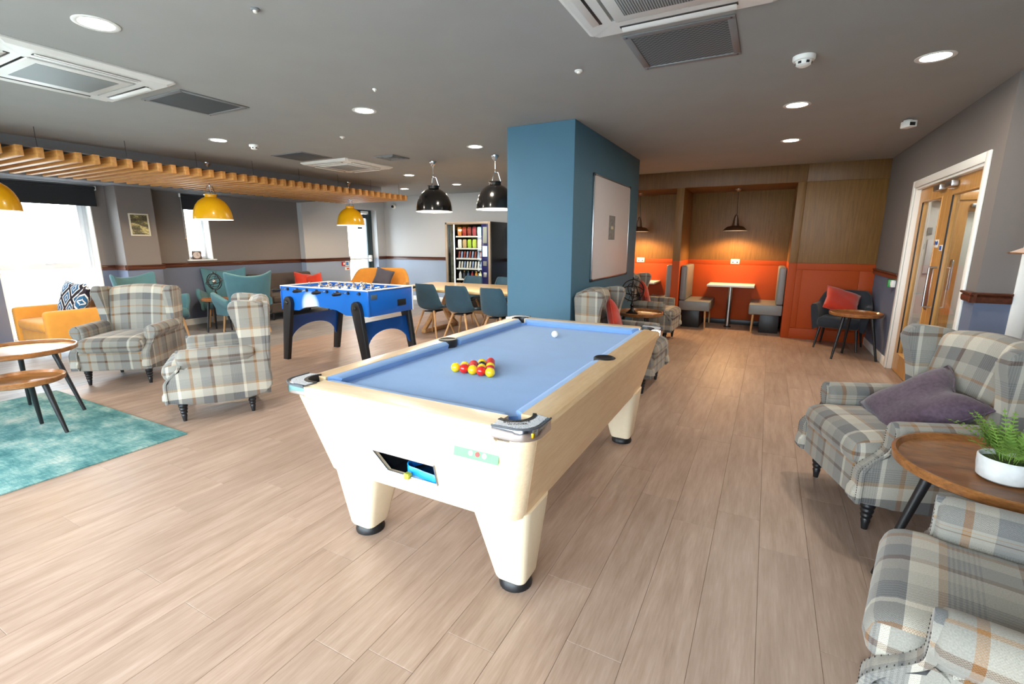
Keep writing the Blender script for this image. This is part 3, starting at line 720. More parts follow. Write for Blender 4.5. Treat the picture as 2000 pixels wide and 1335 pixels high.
# ---- dome pendants
def dome(colour, name, label, x, y, zr, group, power, tint=(1, 0.74, 0.46)):
    r = empty(name, label, 'pendant lamp', (x, y, zr), 0, group); D = 0.26
    prof = [(D, 0), (D * .985, .06), (D * .93, .13), (D * .82, .20), (D * .66, .258), (D * .46, .298), (.085, .314), (.078, .318), (.078, .345), (.090, .349), (.090, .359), (0, .363)]
    obj('shade', lathe(B(), prof, 48, cap=False), M[colour], r, smooth=50)
    obj('shade_lining', lathe(B(), [(p * .985 if p else 0, z - .004 if i else z) for i, (p, z) in enumerate(prof[:6])] + [(0, .292)], 48, cap=False), M['lamp_white'], r, smooth=60)
    obj('rim', tube(B(), [(D * math.cos(2 * math.pi * k / 48), D * math.sin(2 * math.pi * k / 48), 0) for k in range(48)], 0.004, 6, True), M['lamp_white'], r)
    obj('bulb', lathe(B(), [(0, .05), (.035, .065), (.045, .10), (.03, .145), (.02, .17), (.02, .25)], 20, cap=False), M['bulb'], r)
    for a in range(3):
        t = 2 * math.pi * a / 3 + .5; obj('bracket_arm', tube(B(), [(.076 * math.cos(t), .076 * math.sin(t), .355), (.038 * math.cos(t), .038 * math.sin(t), .475), (0, 0, .479)], 0.006, 8), M['chrome'], r)
    top = CEIL - zr
    obj('cable', tube(B(), [(0, 0, .475), (0, 0, top - .05)], 0.004, 8), M['steel'], r); obj('cable_grip', lathe(B(), [(.008, .47), (.012, .485), (.006, .515)], 12), M['chrome'], r)
    obj('ceiling_rose', lathe(B(), [(0, top), (.052, top), (.052, top - .02), (.03, top - .052), (.012, top - .075), (0, top - .075)], 24), M['chrome'], r)
    l = bpy.data.lights.new('pendant_lamp', 'POINT'); l.energy = power; l.color = tint; l.shadow_soft_size = 0.05
    lo = bpy.data.objects.new('pendant_lamp', l); link(lo); lo.location = (x, y, zr + 0.02)
YG = 'yellow dome pendants under the slat raft'
dome('yellow_enamel', 'dome_pendant', 'yellow enamel dome pendant hanging below the slats in front of the tall full-height window', -7.42, 2.0085, 1.795, YG, 34)
dome('yellow_enamel', 'dome_pendant', 'yellow enamel dome pendant hanging below the slats near the narrow window', -7.35, 4.334, 1.795, YG, 34)
dome('yellow_enamel', 'dome_pendant', 'yellow enamel dome pendant hanging below the slats in front of the glazed exit door', -7.30, 6.969, 1.795, YG, 34)
BG = 'black dome pendants over the dining table'
dome('black_enamel', 'dome_pendant', 'glossy black dome pendant over the dining table, the one fully clear of the blue pillar', -4.37, 5.79, 1.905, BG, 36, (1, .90, .76))
dome('black_enamel', 'dome_pendant', 'glossy black dome pendant over the dining table, partly hidden behind the blue pillar', -3.33, 5.77, 1.905, BG, 36, (1, .90, .76))

def booth_lamp(x, y, zr, label):
    r = empty('booth_pendant', label, 'pendant lamp', (x, y, zr), 0, 'booth pendants'); D = 0.19
    prof = [(D, 0), (D * .97, .012), (D * .80, .045), (D * .66, .068), (.058, .082), (.05, .10), (.038, .19), (.026, .215), (.026, .245), (.012, .26), (0, .26)]
    obj('shade', lathe(B(), prof, 40, cap=False), M['nickel'], r, smooth=50); obj('shade_lining', lathe(B(), [(D * .99, .001), (D * .64, .062), (0, .07)], 40, cap=False), M['lamp_white'], r, smooth=60)
    obj('bulb', lathe(B(), [(0, .004), (.03, .014), (.03, .04), (.016, .062)], 16, cap=False), M['bulb'], r); top = ZH - zr
    obj('cable', tube(B(), spline([(0, 0, .255), (.012, 0, .30), (.004, 0, .42), (0, 0, top - .03)], 5), 0.004, 8), M['black'], r); obj('ceiling_rose', lathe(B(), [(0, top), (.05, top), (.05, top - .012), (.02, top - .04), (0, top - .04)], 24), M['nickel'], r)
    l = bpy.data.lights.new('booth_lamp', 'SPOT'); l.energy = 75; l.color = (1, 0.60, 0.26); l.shadow_soft_size = 0.08; l.spot_size = R(150); l.spot_blend = 0.35
    lo = bpy.data.objects.new('booth_lamp', l); link(lo); lo.location = (x, y, zr - 0.004)
booth_lamp(-0.54, 9.05, 1.665, 'antique nickel pendant over the booth with the full white table in view')
booth_lamp(-2.16, 9.05, 1.665, 'antique nickel pendant over the booth half hidden behind the blue pillar')

# corridor light
cl_ = empty('corridor_light', 'square white ceiling light panel in the corridor behind the glass doors', 'light', (2.5, 6.3, cl)); box('frame', (0, 0, -.006), (.62, .62, .012), M['white'], cl_); box('diffuser', (0, 0, -.014), (.56, .56, .006), glowing('panel_diffuser', (1, .97, .92, 1), 6), cl_, bev=0)
for y in (5.6, 7.6):
    l = bpy.data.lights.new('corridor_lamp', 'AREA'); l.size = 0.5; l.energy = 17; l.color = (1, .95, .88); lo = bpy.data.objects.new('corridor_lamp', l); link(lo); lo.location = (2.5, y, cl - 0.03)

# ================================================================== FURNITURE
# ---- pool table (long axis along Y)
PT = empty('pool_table', 'maple pool table with blue baize, chrome corner caps and chunky cream legs', 'pool table', (-1.275, 2.49, 0))
W2, L2, ZT, ZBED = 0.635, 1.148, 0.84, 0.795
def taper_ring(w, l, z, r=0.07, n=6):
    out = []
    for cx, cy, a0 in ((w - r, l - r, 0), (-w + r, l - r, 90), (-w + r, -l + r, 180), (w - r, -l + r, 270)):
        for k in range(n + 1): a = R(a0 + 90 * k / n); out.append((cx + r * math.cos(a), cy + r * math.sin(a), z))
    return out
# cabinet: four tapering aprons, the near one with the ball-return opening
zc0, zc1 = 0.40, 0.775
def ap(z): return (zc1 - z) / (zc1 - zc0) * 0.085        # taper inwards
wt, lt = W2 - 0.025, L2 - 0.03
def side_quad(bm, pts, nrm, t=0.02):
    n = Vector(nrm) * -t
    loft(bm, [[Vector(p) for p in pts], [Vector(p) + n for p in pts]])
for s in (-1, 1):
    bm = B(); side_quad(bm, [(s * (wt), -(lt - .07), zc1), (s * (wt), lt - .07, zc1), (s * (wt - .085), lt - .085 - .07, zc0), (s * (wt - .085), -(lt - .085 - .07), zc0)], (s, 0, 0)); obj('side_apron', bm, M['maple'], PT, smooth=20)
bm = B(); side_quad(bm, [(-(wt - .07), lt, zc1), (wt - .07, lt, zc1), (wt - .155, lt - .085, zc0), (-(wt - .155), lt - .085, zc0)], (0, 1, 0)); obj('end_apron', bm, M['maple_end'], PT, smooth=20)
# near end with a trapezoid hole
def fy(z): return -(lt - ap(z))
def E_(x, z): return Vector((x, fy(z), z))
hole = [(-0.178, 0.582), (0.165, 0.582), (0.165, 0.486), (-0.105, 0.486)]
outer = [(-(wt - .07), zc1), (wt - .07, zc1), (wt - .155, zc0), (-(wt - .155), zc0)]
bm = B()
for dy in (0, 0.02):
    vo = [bm.verts.new(E_(*p) + Vector((0, dy, 0))) for p in outer]; vi = [bm.verts.new(E_(*p) + Vector((0, dy, 0))) for p in hole]
    for k in range(4): bm.faces.new((vo[k], vo[(k + 1) % 4], vi[(k + 1) % 4], vi[k]))
    if dy == 0: fo, fi = vo, vi
    else:
        for k in range(4): bm.faces.new((fi[k], fi[(k + 1) % 4], vi[(k + 1) % 4], vi[k])); bm.faces.new((fo[k], fo[(k + 1) % 4], vo[(k + 1) % 4], vo[k]))
obj('end_apron', bm, M['maple_end'], PT, smooth=20)
for k in range(4):                                               # aluminium trim round the return
    a, b = E_(*hole[k]), E_(*hole[(k + 1) % 4]); off = Vector((0, -0.004, 0))
    obj('return_trim', tube(B(), [a + off * .5, b + off * .5], 0.0045, 6), M['steel'], PT)
bm = B(); 
hx = [(-0.19, 0.592), (0.175, 0.592), (0.175, 0.476), (-0.12, 0.476)]
ring0 = [E_(*p) + Vector((0, .021, 0)) for p in hx]; ring1 = [Vector((p[0], fy(.53) + .30, p[1])) for p in hx]; loft(bm, [ring0, ring1], caps=False); bm.faces.new([bm.verts.new(p) for p in ring1])
obj('ball_tray', bm, M['black'], PT, smooth=0)
for sx in (-1, 1):                                               # rounded corner columns
    for sy in (-1, 1):
        bm = B(); rings = []
        for z in (zc0, zc1, ZT - .040):
            cx, cy, r = wt - ap(z) - .075, lt - ap(z) - .075, .075
            rings.append([(sx * (cx + r * math.cos(R(90 * k / 8))), sy * (cy + r * math.sin(R(90 * k / 8))), z) for k in range(9)] + [(sx * (cx - .01), sy * (cy + r - .02), z), (sx * (cx - .01), sy * (cy - .01), z), (sx * (cx + r - .02), sy * (cy - .01), z)])
        loft(bm, rings); obj('corner_column', bm, M['maple_end'], PT, smooth=30)
bx_bm = B(); bx(bx_bm, (0, 0, 0.41), (2 * (wt - .11), 2 * (lt - .11), 0.012)); obj('underframe', bx_bm, M['maple_leg'], PT)
# legs and feet
for sx in (-1, 1):
    for sy in (-1, 1):
        bm = B(); rings = []
        for z, hw, cx, cy in ((0.41, .135, .405, .865), (0.36, .130, .405, .865), (0.06, .075, .43, .865), (0.045, .068, .43, .865)):
            rr = hw * .45
            ring = []
            for ax, ay, a0 in ((hw - rr, hw - rr, 0), (-hw + rr, hw - rr, 90), (-hw + rr, -hw + rr, 180), (hw - rr, -hw + rr, 270)):
                for k in range(6): a = R(a0 + 90 * k / 5); ring.append((sx * cx + ax + rr * math.cos(a), sy * cy + ay + rr * math.sin(a), z))
            rings.append(ring)
        lg = obj('leg', loft(bm, rings), M['maple_leg'], PT, smooth=35)
        obj('foot', lathe(B(), [(0, 0), (.072, 0), (.074, .012), (.066, .034), (.05, .05), (0, .05)], 28, (sx * .43, sy * .865, 0)), M['black'], lg)
# top rails (rounded outer edge), cut at the pockets
rw = 0.115
rp = [(0, -0.065), (0.012, -0.066), (0.0, -0.05), (0.0, -0.02), (0.010, -0.004), (0.030, 0.0), (rw, 0.0), (rw, -0.05), (0.05, -0.066)]
rp = [(0.020, -0.066), (0.004, -0.05), (0.0, -0.022), (0.010, -0.005), (0.030, 0.0), (rw, 0.0), (rw, -0.066)]
def rail(p0, p1, n, m='maple'):
    p0, p1, n = Vector(p0), Vector(p1), Vector(n); bm = B()
    loft(bm, [[p + n * u + Vector((0, 0, ZT + w)) for u, w in rp] for p in (p0, p1)]); obj('rail', bm, M[m], PT, smooth=30)
cp_ = 0.150; mp = 0.055
rail((-W2 + cp_, -L2, 0), (W2 - cp_, -L2, 0), (0, 1, 0), 'maple_end'); rail((-W2 + cp_, L2, 0), (W2 - cp_, L2, 0), (0, -1, 0), 'maple_end')
for s in (-1, 1):
    rail((s * W2, -L2 + cp_, 0), (s * W2, L2 - cp_, 0), (-s, 0, 0))
# slate bed and cushions
obj('bed_cloth', bx(B(), (0, 0, ZBED - 0.012), (2 * (W2 - .075), 2 * (L2 - .075), 0.024)), M['cloth'], PT)
cw = 0.050
def cushion(p0, p1, n, c0, c1):
    """cloth cushion from p0 to p1 with ends cut back by c0, c1"""
    p0, p1, n = Vector(p0), Vector(p1), Vector(n); d = (p1 - p0).normalized(); bm = B()
    prof = [(0, 0.0), (0.02, -0.001), (cw - .006, -.008), (cw, -.014), (cw - .012, -.045), (0, -.045)]
    rings = []
    for p, c, s in ((p0, c0, 1), (p1, c1, -1)): rings.append([p + n * u + d * s * (c * u / cw) + Vector((0, 0, ZT - .001 + w)) for u, w in prof])
    obj('cushion', loft(bm, rings), M['cloth'], PT, smooth=30)
iw, il = W2 - rw, L2 - rw
for s in (-1, 1):
    cushion((-(iw - .045), s * il, 0), (iw - .045, s * il, 0), (0, -s, 0), .045, .045)
    cushion((s * iw, -(il - .045), 0), (s * iw, -.052, 0), (-s, 0, 0), .045, .018); cushion((s * iw, .052, 0), (s * iw, il - .045, 0), (-s, 0, 0), .018, .045)
    pk = obj('middle_pocket', lathe(B(), [(0, -.001), (.040, -.001), (.050, .003), (.058, .002), (.060, -.001), (.060, -.046), (0, -.046)], 28, (s * (iw + .010), 0, ZT + .0015), cap=False), M['black'], PT)
    obj('pocket_rim', tube(B(), [(s * (iw + .010) + .052 * math.cos(2 * math.pi * k / 28), .052 * math.sin(2 * math.pi * k / 28), ZT + .003) for k in range(28)], .0035, 6, True), M['grey_trim'] if 'grey_trim' in M else M['black'], pk)
# corner caps
def corner_cap(sx, sy):
    cx, cy = sx * (iw - .012), sy * (il - .012)                    # pocket centre
    pts = []
    a = cp_ + .004
    outl = [(W2 - a, L2 + .004), (W2 - .07, L2 + .004)] + [(W2 - .07 + .074 * math.cos(R(t)), L2 - .07 + .074 * math.sin(R(t))) for t in (80, 65, 45, 25, 10)] + [(W2 + .004, L2 - .07), (W2 + .004, L2 - a)]
    inner = [(abs(cx) + .078 * math.cos(R(t)), abs(cy) + .078 * math.sin(R(t))) for t in range(-28, 119, 12)]
    poly = outl + inner                                            # inner goes back round the pocket
    sh = [(sx * x, sy * y) for x, y in poly]
    root = obj('corner_cap', prism(B(), sh, ZT - .042, ZT + .004, 'xy', 0.003), M['chrome'], PT, smooth=30)
    inlay = [(sx * (x * .0 + (abs(cx) + (x - abs(cx)) * .90)), sy * (abs(cy) + (y - abs(cy)) * .90)) for x, y in outl] + [(sx * (abs(cx) + .083 * math.cos(R(t))), sy * (abs(cy) + .083 * math.sin(R(t)))) for t in range(-24, 115, 12)]
    obj('cap_inlay', prism(B(), inlay, ZT + .0035, ZT + .0055, 'xy'), M['speckle'], root, smooth=20)
    obj('cap_edging', tube(B(), [(sx * x, sy * y, ZT + .004) for x, y in outl], .004, 6), M['grey_trim'], root)
    arc = [(cx + sx * .072 * math.cos(R(t)), cy + sy * .072 * math.sin(R(t)), 0) for t in range(-34, 125, 10)]
    bm = B(); loft(bm, [[(x + (cx - x) * f, y + (cy - y) * f, ZT + z) for f, z in ((-.10, .005), (.10, .007), (.16, -.01), (.16, -.05), (-.10, -.05))] for x, y, _ in arc]); obj('pocket_liner', bm, M['black'], root, smooth=40)
    obj('pocket_well', lathe(B(), [(0, -.075), (.066, -.075), (.066, -.028)], 20, (cx, cy, ZT), cap=False), M['cloth'], root)
    return root
g = N('speckled_cap'); f = g.n('ShaderNodeTexVoronoi', {'Vector': g.objc(), 'Scale': 420.0}).outputs['Distance']
g.set(Base_Color=g.ramp(f, [(0.2, srgb(120, 126, 134)), (0.6, srgb(226, 228, 232))]), Roughness=0.4); M['speckle'] = g.m
M['grey_trim'] = plain('dark_trim', srgb(70, 74, 80), 0.4)
for sx in (-1, 1):
    for sy in (-1, 1):
        rc = corner_cap(sx, sy)
        if (sx, sy) == (1, -1):
            t = text_mesh('SUPREME', 0.024); t.materials.append(M['black']); o = obj('cap_lettering', t, None, rc, loc=(W2 - .088, -L2 + .062, ZT + .0058)); o.rotation_euler = (0, 0, R(32)); o.scale = (1, 1.2, 1)
            t = text_mesh('WINNER', 0.018); t.materials.append(M['black']); o = obj('cap_lettering', t, None, rc, loc=(W2 - .075, -L2 + .042, ZT + .0058)); o.rotation_euler = (0, 0, R(32))
            obj('lock_key', bx(B(), (W2 - .010, -L2 + .034, ZT - .02), (.012, .02, .02), .004), plain('brass', srgb(206, 168, 40), .3, .8), rc)
# green rule plate on the near end
pl = obj('rule_plate', bx(B(), (0, 0, 0), (0.195, 0.003, 0.052), 0.0), plain('pale_green_print', srgb(104, 186, 112), .5), PT, loc=(0.385, fy(.697) - .003, 0.697), rot=(-math.atan2(.085, zc1 - zc0), 0, 0))
obj('plate_stripe', bx(B(), (0, -.002, .017), (.16, .001, .004)), plain('green_print', srgb(40, 110, 60), .5), pl)
for k, c in enumerate(((222, 210, 210), (214, 60, 60), (226, 226, 226))):
    bm = B(); lathe(bm, [(0, 0), (.010, 0), (.010, .0015), (0, .0015)], 16); move(bm, Matrix.Rotation(R(90), 4, 'X')); obj('ball_icon', bm, plain('icon_%d' % k, srgb(*c), .5), pl, loc=(-.022 + .03 * k, -.0015, -.004))
# balls
BR = 0.0254
def ball(name, c, x, y, label, group=None):
    bm = B(); bmesh.ops.create_uvsphere(bm, u_segments=24, v_segments=14, radius=BR); return tag(obj(name, bm, c, loc=(x, y, ZBED + BR), smooth=180), label, 'ball', group)
MB_ = {'Y': plain('yellow_ball', srgb(250, 206, 20), .12, noise=0, coat=.6), 'R': plain('red_ball', srgb(214, 32, 22), .12, noise=0, coat=.6), 'K': plain('black_ball', srgb(16, 16, 16), .12, noise=0, coat=.6), 'W': plain('white_ball', srgb(245, 243, 238), .12, noise=0, coat=.6)}
rack = ['YRYRY', 'YRYR', 'RKY', 'YR', 'R']; S = 2 * BR + .0006
for r_, row in enumerate(rack):
    for i, c in enumerate(row):
        nm = {'Y': 'yellow', 'R': 'red', 'K': 'black'}[c]
        lb = {'Y': 'glossy yellow pool ball in the racked triangle on the blue baize', 'R': 'glossy red pool ball in the racked triangle on the blue baize', 'K': 'glossy black pool ball in the middle of the racked triangle'}[c]
        ball(nm + '_ball', MB_[c], -1.293 + (i - (len(row) - 1) / 2) * S * 1.02, 1.995 + r_ * S * .866 * 1.02, lb, None if c == 'K' else nm + ' balls in the rack')
ball('cue_ball', MB_['W'], -1.30, 3.10, 'white cue ball alone near the far end of the blue baize')
tri = empty('triangle_rack', 'bright blue plastic ball triangle lying in the ball return opening', 'rack', (-1.275 + .06, 1.50, .484))
tri_me = plain('blue_plastic', srgb(24, 140, 236), .35, noise=0, coat=.3)
pts = spline([(-.10, .02), (-.075, -.035), (-.02, -.045), (.05, -.055), (.10, -.05), (.12, .02), (.03, .13), (-.04, .12)], 6, True)
bm = B(); loft(bm, [[(x * f, y * f, z) for f, z in ((1, 0), (1.02, .005), (1.02, .034), (.97, .038), (.90, .034), (.90, 0))] for x, y in [p[:2] for p in pts]], loop=True, caps=False); obj('frame', bm, tri_me, tri)
ck = empty('chalk_cube', 'small yellow patterned chalk cube in the ball return opening', 'chalk', (-1.275 + .01, 1.432, .480)); box('body', (0, 0, .012), (.024, .024, .024), plain('chalk_paper', srgb(214, 206, 60), .7, noise=.3, nscale=120), ck, bev=.001); obj('chalk', lathe(B(), [(0, .024), (.008, .025), (.009, .0242)], 10), plain('green_chalk', srgb(150, 170, 60), .9), ck)

# ---- tartan wing chair (faces -Y in its own frame, origin on the floor)
def wing_chair():
    r = empty('wing_chair', '', 'armchair'); P = M['plaid']
    # front rail and seat box
    obj('seat_base', move(rbox((0.64, 0.70, 0.20), 0.022, (6, 6, 3)), Matrix.Translation((0, -0.028, 0.265))), P, r)
    def seat_fn(p):
        q = p.copy(); q.z += .018 * (1 - (p.x / .32) ** 2) * (1 - (min(1, abs(p.y) / .34)) ** 2)
        if p.y < -.2: q.x *= 1.07
        q.z -= max(0, -p.y - .24) * .10
        return q
    obj('seat_cushion', move(rbox((0.575, 0.68, 0.145), 0.062, (10, 10, 2), seat_fn), Matrix.Translation((0, -0.07, 0.425))), P, r)
    def back_fn(p):
        q = p.copy(); t = (p.z + .30) / .60
        q.y += .13 * t + .035 * (p.x / .3) ** 2 * -1 * (1 if p.y < 0 else 0) - (.022 * math.cos(p.x / .3 * 1.4) * math.sin(max(0, min(1, t)) * math.pi) if p.y < 0 else 0)
        q.z += max(0, t) * .035 * (1 - (p.x / .31) ** 2)
        q.x *= 1 + .06 * t
        return q
    obj('backrest', move(rbox((0.60, 0.13, 0.60), 0.055, (10, 2, 10), back_fn, (0.05, 0.0)), Matrix.Translation((0, 0.235, 0.665))), P, r)
    bk = [(-.345, .17), (.345, .17), (.372, .93), (.33, .965), (0, .985), (-.33, .965), (-.372, .93)]
    bm = B(); rings = []
    for yy, f in ((.0, 1), (.035, 1), (.05, .97)): rings.append([(x * f, .318 + yy + (z - .17) * .075, .17 + (z - .17) * (f if f < 1 else 1)) for x, z in bk])
    obj('outer_back', loft(bm, rings), P, r, smooth=30)
    for s in (-1, 1):
        # side panel that rises into the wing
        ol = spline([(-.365, .175), (-.368, .33), (-.33, .40), (-.255, .445), (-.20, .47), (.10, .50), (.160, .56), (.168, .66), (.145, .80), (.115, .91), (.125, .968), (.175, .990), (.25, .985), (.350, .968), (.378, .91), (.36, .55), (.335, .175)], 4, True)
        bm = B(); prism(bm, [p[:2] for p in ol], .286, .362, 'yz', .020, 3)
        for v in bm.verts:
            z = v.co.z; t = max(0, (z - .5) / .48); v.co.x += .035 * t * max(0, (.36 - v.co.y) / .36) + .012 * t; v.co.x *= s
        obj('wing_side', bm, P, r, smooth=50)
        # rolled arm
        bm = B(); rings = []
        for y, k in ((-.268, .30), (-.275, .70), (-.262, .95), (-.24, 1), (-.10, 1.0), (.05, .99), (.22, .93), (.27, .6)):
            zc = .548 + .020 * (y + .27); ring = []
            for d in range(-70, 181, 14): a = R(d); ring.append((s * (.345 + .0714 * k * math.cos(a)), y, zc + .066 * k * math.sin(a)))
            ring += [(s * (.345 - .0714 * k), y, zc - .05), (s * (.345 - .0714 * k), y, zc - .13), (s * .33, y, zc - .14), (s * .345, y, zc - .10)]
            rings.append(ring)
        uvb = loft(bm, rings); l = bm.loops.layers.uv.new('UVMap')
        for f in bm.faces:
            for lp in f.loops:
                c = lp.vert.co; lp[l].uv = (c.y, .066 * math.atan2(c.z - .548, (c.x - s * .345) * s))
        arm = obj('arm', bm, P, r, smooth=60)
        # front facing of the arm: narrow scroll panel
        bm = B(); rings = []
        def face_y(z): t = max(0, min(1, (z - .33) / .16)); return -.396 + .114 * t * t * (3 - 2 * t)
        XL_ = [(.18, .290), (.33, .290), (.42, .297), (.50, .304), (.56, .306), (.59, .315), (.612, .340)]; XR_ = [(.18, .372), (.33, .370), (.42, .362), (.48, .372), (.53, .398), (.575, .398), (.60, .380), (.612, .360)]
        def lerp(tb, z):
            for (z0, a0), (z1, a1) in zip(tb, tb[1:]):
                if z <= z1: return a0 + (a1 - a0) * max(0, z - z0) / (z1 - z0)
            return tb[-1][1]
        for k in range(30):
            z = .18 + .432 * k / 29; y = face_y(z); xl, xr = lerp(XL_, z), lerp(XR_, z)
            rings.append([(s * (xl + .004), y, z), (s * (xr - .004), y, z), (s * xr, y + .005, z), (s * xr, y + .022, z), (s * xl, y + .022, z), (s * xl, y + .005, z)])
        fp = obj('arm_facing', loft(bm, rings), P, arm, smooth=40)
        # nailheads down both edges of the facing
        bm = B(); 
        for ed in ((.392, .375, .356, .366, .366), ):
            for k in range(30):
                z = .20 + .37 * k / 29; y = face_y(z)
                for x in (lerp(XL_, z) + .009, lerp(XR_, z) - .009):
                    lathe(bm, [(0, 0.0022), (.0022, .0016), (.0032, 0)], 6, cap=False)
                    vs = list(bm.verts)[-13:]
                    for v in vs: v.co = Vector((s * x + v.co.x, y - v.co.z, z + v.co.y))
        tag(obj('nailheads', bm, M['bronze'], arm, smooth=0), kind='stuff')
        # legs
        prof = [(0, .175), (.036, .175), (.036, .150), (.030, .146), (.035, .136), (.031, .122), (.026, .118), (.031, .108), (.027, .094), (.022, .090), (.027, .080), (.023, .066), (.018, .062), (.022, .052), (.018, .030), (.014, .0), (0, 0)]
        obj('leg', lathe(B(), prof, 18, (s * .285, -.29, 0)), M['black_wood'], r)
        obj('leg', lathe(B(), [(p[0], p[1]) for p in prof], 18, (s * .27, .215, 0)), M['black_wood'], r)
    return r
def face(fx, fy_): return math.atan2(fx, -fy_)          # rotation that turns -Y towards (fx, fy)
wc = wing_chair(); WG = 'tartan wing chairs'
chairs = [((-6.08, 2.53), (.61, -.79), 'tartan wing chair facing into the room beside the mustard armchair'),
          ((-4.25, 2.42), (-.557, -.83), 'tartan wing chair seen side-on at the corner of the teal rug'),
          ((-1.26, 4.87), (1, -.03), 'tartan wing chair with a red cushion against the blue pillar, next to the pool table'),
          ((-1.53, 7.46), (1, -.03), 'tartan wing chair with a red cushion past the blue pillar, next to the booths'),
          ((.77, 3.20), (-.95, -.31), 'tartan wing chair with a plum cushion in front of the double doors'),
          ((.79, 1.61), (-.97, .235), 'tartan wing chair across the wooden tray table from the plum cushion')]
for i, ((x, y), f, lb) in enumerate(chairs):
    o = wc if i == 0 else dup(wc)
    tag(place(o, x, y, 0, face(*f)), lb, 'armchair', WG)

# ---- scatter cushions
def pillow(name, m, label, loc, rot, w=.43, t=.13, group=None, piping=True, crush=0.0):
    r = tag(bpy.data.objects.new(name, None), label, 'cushion', group); link(r)
    n = 16; bm = B(); l = bm.loops.layers.uv.new('UVMap'); V = {}
    for sd in (0, 1):
        for i in range(n + 1):
            for j in range(n + 1):
                u, v = 2 * i / n - 1, 2 * j / n - 1; edge = (i in (0, n) or j in (0, n))
                if edge and sd: V[(1, i, j)] = V[(0, i, j)]; continue
                k = 1 - .10 * (1 - abs(u * v)) if edge else 1 - .10 * max(abs(u), abs(v)) ** 4 * (1 - min(abs(u), abs(v)))
                h = (max(0, 1 - u ** 4) * max(0, 1 - v ** 4)) ** .55 * t / 2
                wr = .005 * math.sin(5 * u + 3 * v) * math.sin(4 * v - 2 * u) * (1 - max(abs(u), abs(v)) ** 4) * (1 + crush)
                dent = crush * .05 * math.exp(-((u) ** 2 * 6)) * max(0, v) * (1 if sd == 0 else -.4)
                V[(sd, i, j)] = bm.verts.new((u * w / 2 * k, (-1 if sd == 0 else 1) * h + wr + dent, v * w / 2 * k - crush * .09 * math.exp(-(u * 2.4) ** 2) * max(0, v)))
    for sd in (0, 1):
        for i in range(n):
            for j in range(n):
                q = [V[(sd, a, b)] for a, b in ((i, j), (i + 1, j), (i + 1, j + 1), (i, j + 1))]
                if sd: q.reverse()
                f = bm.faces.new(q)
                for lp in f.loops: lp[l].uv = (lp.vert.co.x, lp.vert.co.z)
    cv = obj('cover', bm, m, r, smooth=80)
    if piping:
        edge = [(i, 0) for i in range(n)] + [(n, j) for j in range(n)] + [(n - i, n) for i in range(n)] + [(0, n - j) for j in range(n)]
        pts = []
        for i, j in edge:
            u, v = 2 * i / n - 1, 2 * j / n - 1; k = 1 - .10 * (1 - abs(u * v)); pts.append((u * w / 2 * k, 0, v * w / 2 * k - crush * .09 * math.exp(-(u * 2.4) ** 2) * max(0, v)))
        obj('piping', tube(B(), pts, .004, 6, True), m, r)
    r.location = loc; r.rotation_euler = rot; return r
def on_chair(x, y, f, dx, dy, z, tilt, yaw=0, twist=0):
    a = face(*f); q = Matrix.Rotation(a, 3, 'Z') @ Vector((dx, dy, 0))
    return (x + q.x, y + q.y, z), (R(-tilt), R(twist), a + R(yaw))
loc, rot = on_chair(-1.26, 4.87, (1, -.03), -.02, .10, .665, 22, 0, 45); pillow('scatter_cushion', M['red'], 'red velvet cushion in the tartan chair against the blue pillar', loc, rot, .36)
loc, rot = on_chair(-1.53, 7.46, (1, -.03), -.02, .10, .665, 22, 0, 45); pillow('scatter_cushion', M['red'], 'red velvet cushion in the tartan chair next to the booths', loc, rot, .36)
loc, rot = on_chair(.77, 3.20, (-.95, -.31), .03, .02, .605, 52, -8, 14); pillow('scatter_cushion', M['plum'], 'crumpled plum velvet cushion lying in the tartan chair by the doors', loc, rot, .46, .15, crush=.5)

# ---- round tray tables on splayed black legs
def tray_table(label, x, y, h, rad, legs=3, rz=0, group='round mango-wood tray tables', z0=0.0):
    r = empty('tray_table', label, 'side table', (x, y, z0), rz, group); h -= z0
    obj('tray_top', lathe(B(), [(0, h - .045), (rad - .02, h - .045), (rad - .004, h - .036), (rad, h - .006), (rad - .006, h), (rad - .014, h), (rad - .026, h - .022), (rad - .04, h - .028), (0, h - .028)], 64), M['walnut'], r, smooth=35)
    for k in range(legs):
        a = 2 * math.pi * k / legs; c, s = math.cos(a), math.sin(a)
        obj('leg', cone(B(), (c * (rad * .60), s * (rad * .60), h - .044), (c * rad * .98, s * rad * .98, 0), .021, .013, 14), M['black_wood'], r)
    return r
tray_table('round mango-wood tray table with a potted fern between two tartan chairs', .91, 2.445, .60, .355, 3, R(182))
tray_table('larger and taller mango-wood tray table of the nesting pair on the teal rug', -5.464, 1.475, .60, .369, 3, R(46), z0=.0125)
tray_table('smaller and lower mango-wood tray table of the nesting pair on the teal rug', -4.90, 1.305, .465, .246, 3, R(32), z0=.0125)
tray_table('round mango-wood tray table with an armillary sphere between the chairs by the blue pillar', -1.40, 6.12, .60, .30, 3, R(70))
tray_table('round mango-wood tray table beside the charcoal tub chair in the corner', 1.06, 7.36, .60, .29, 3, R(100))
tray_table('small mango-wood tray table with an armillary sphere between the teal chairs', -8.10, 4.64, .55, .21, 3, R(40))

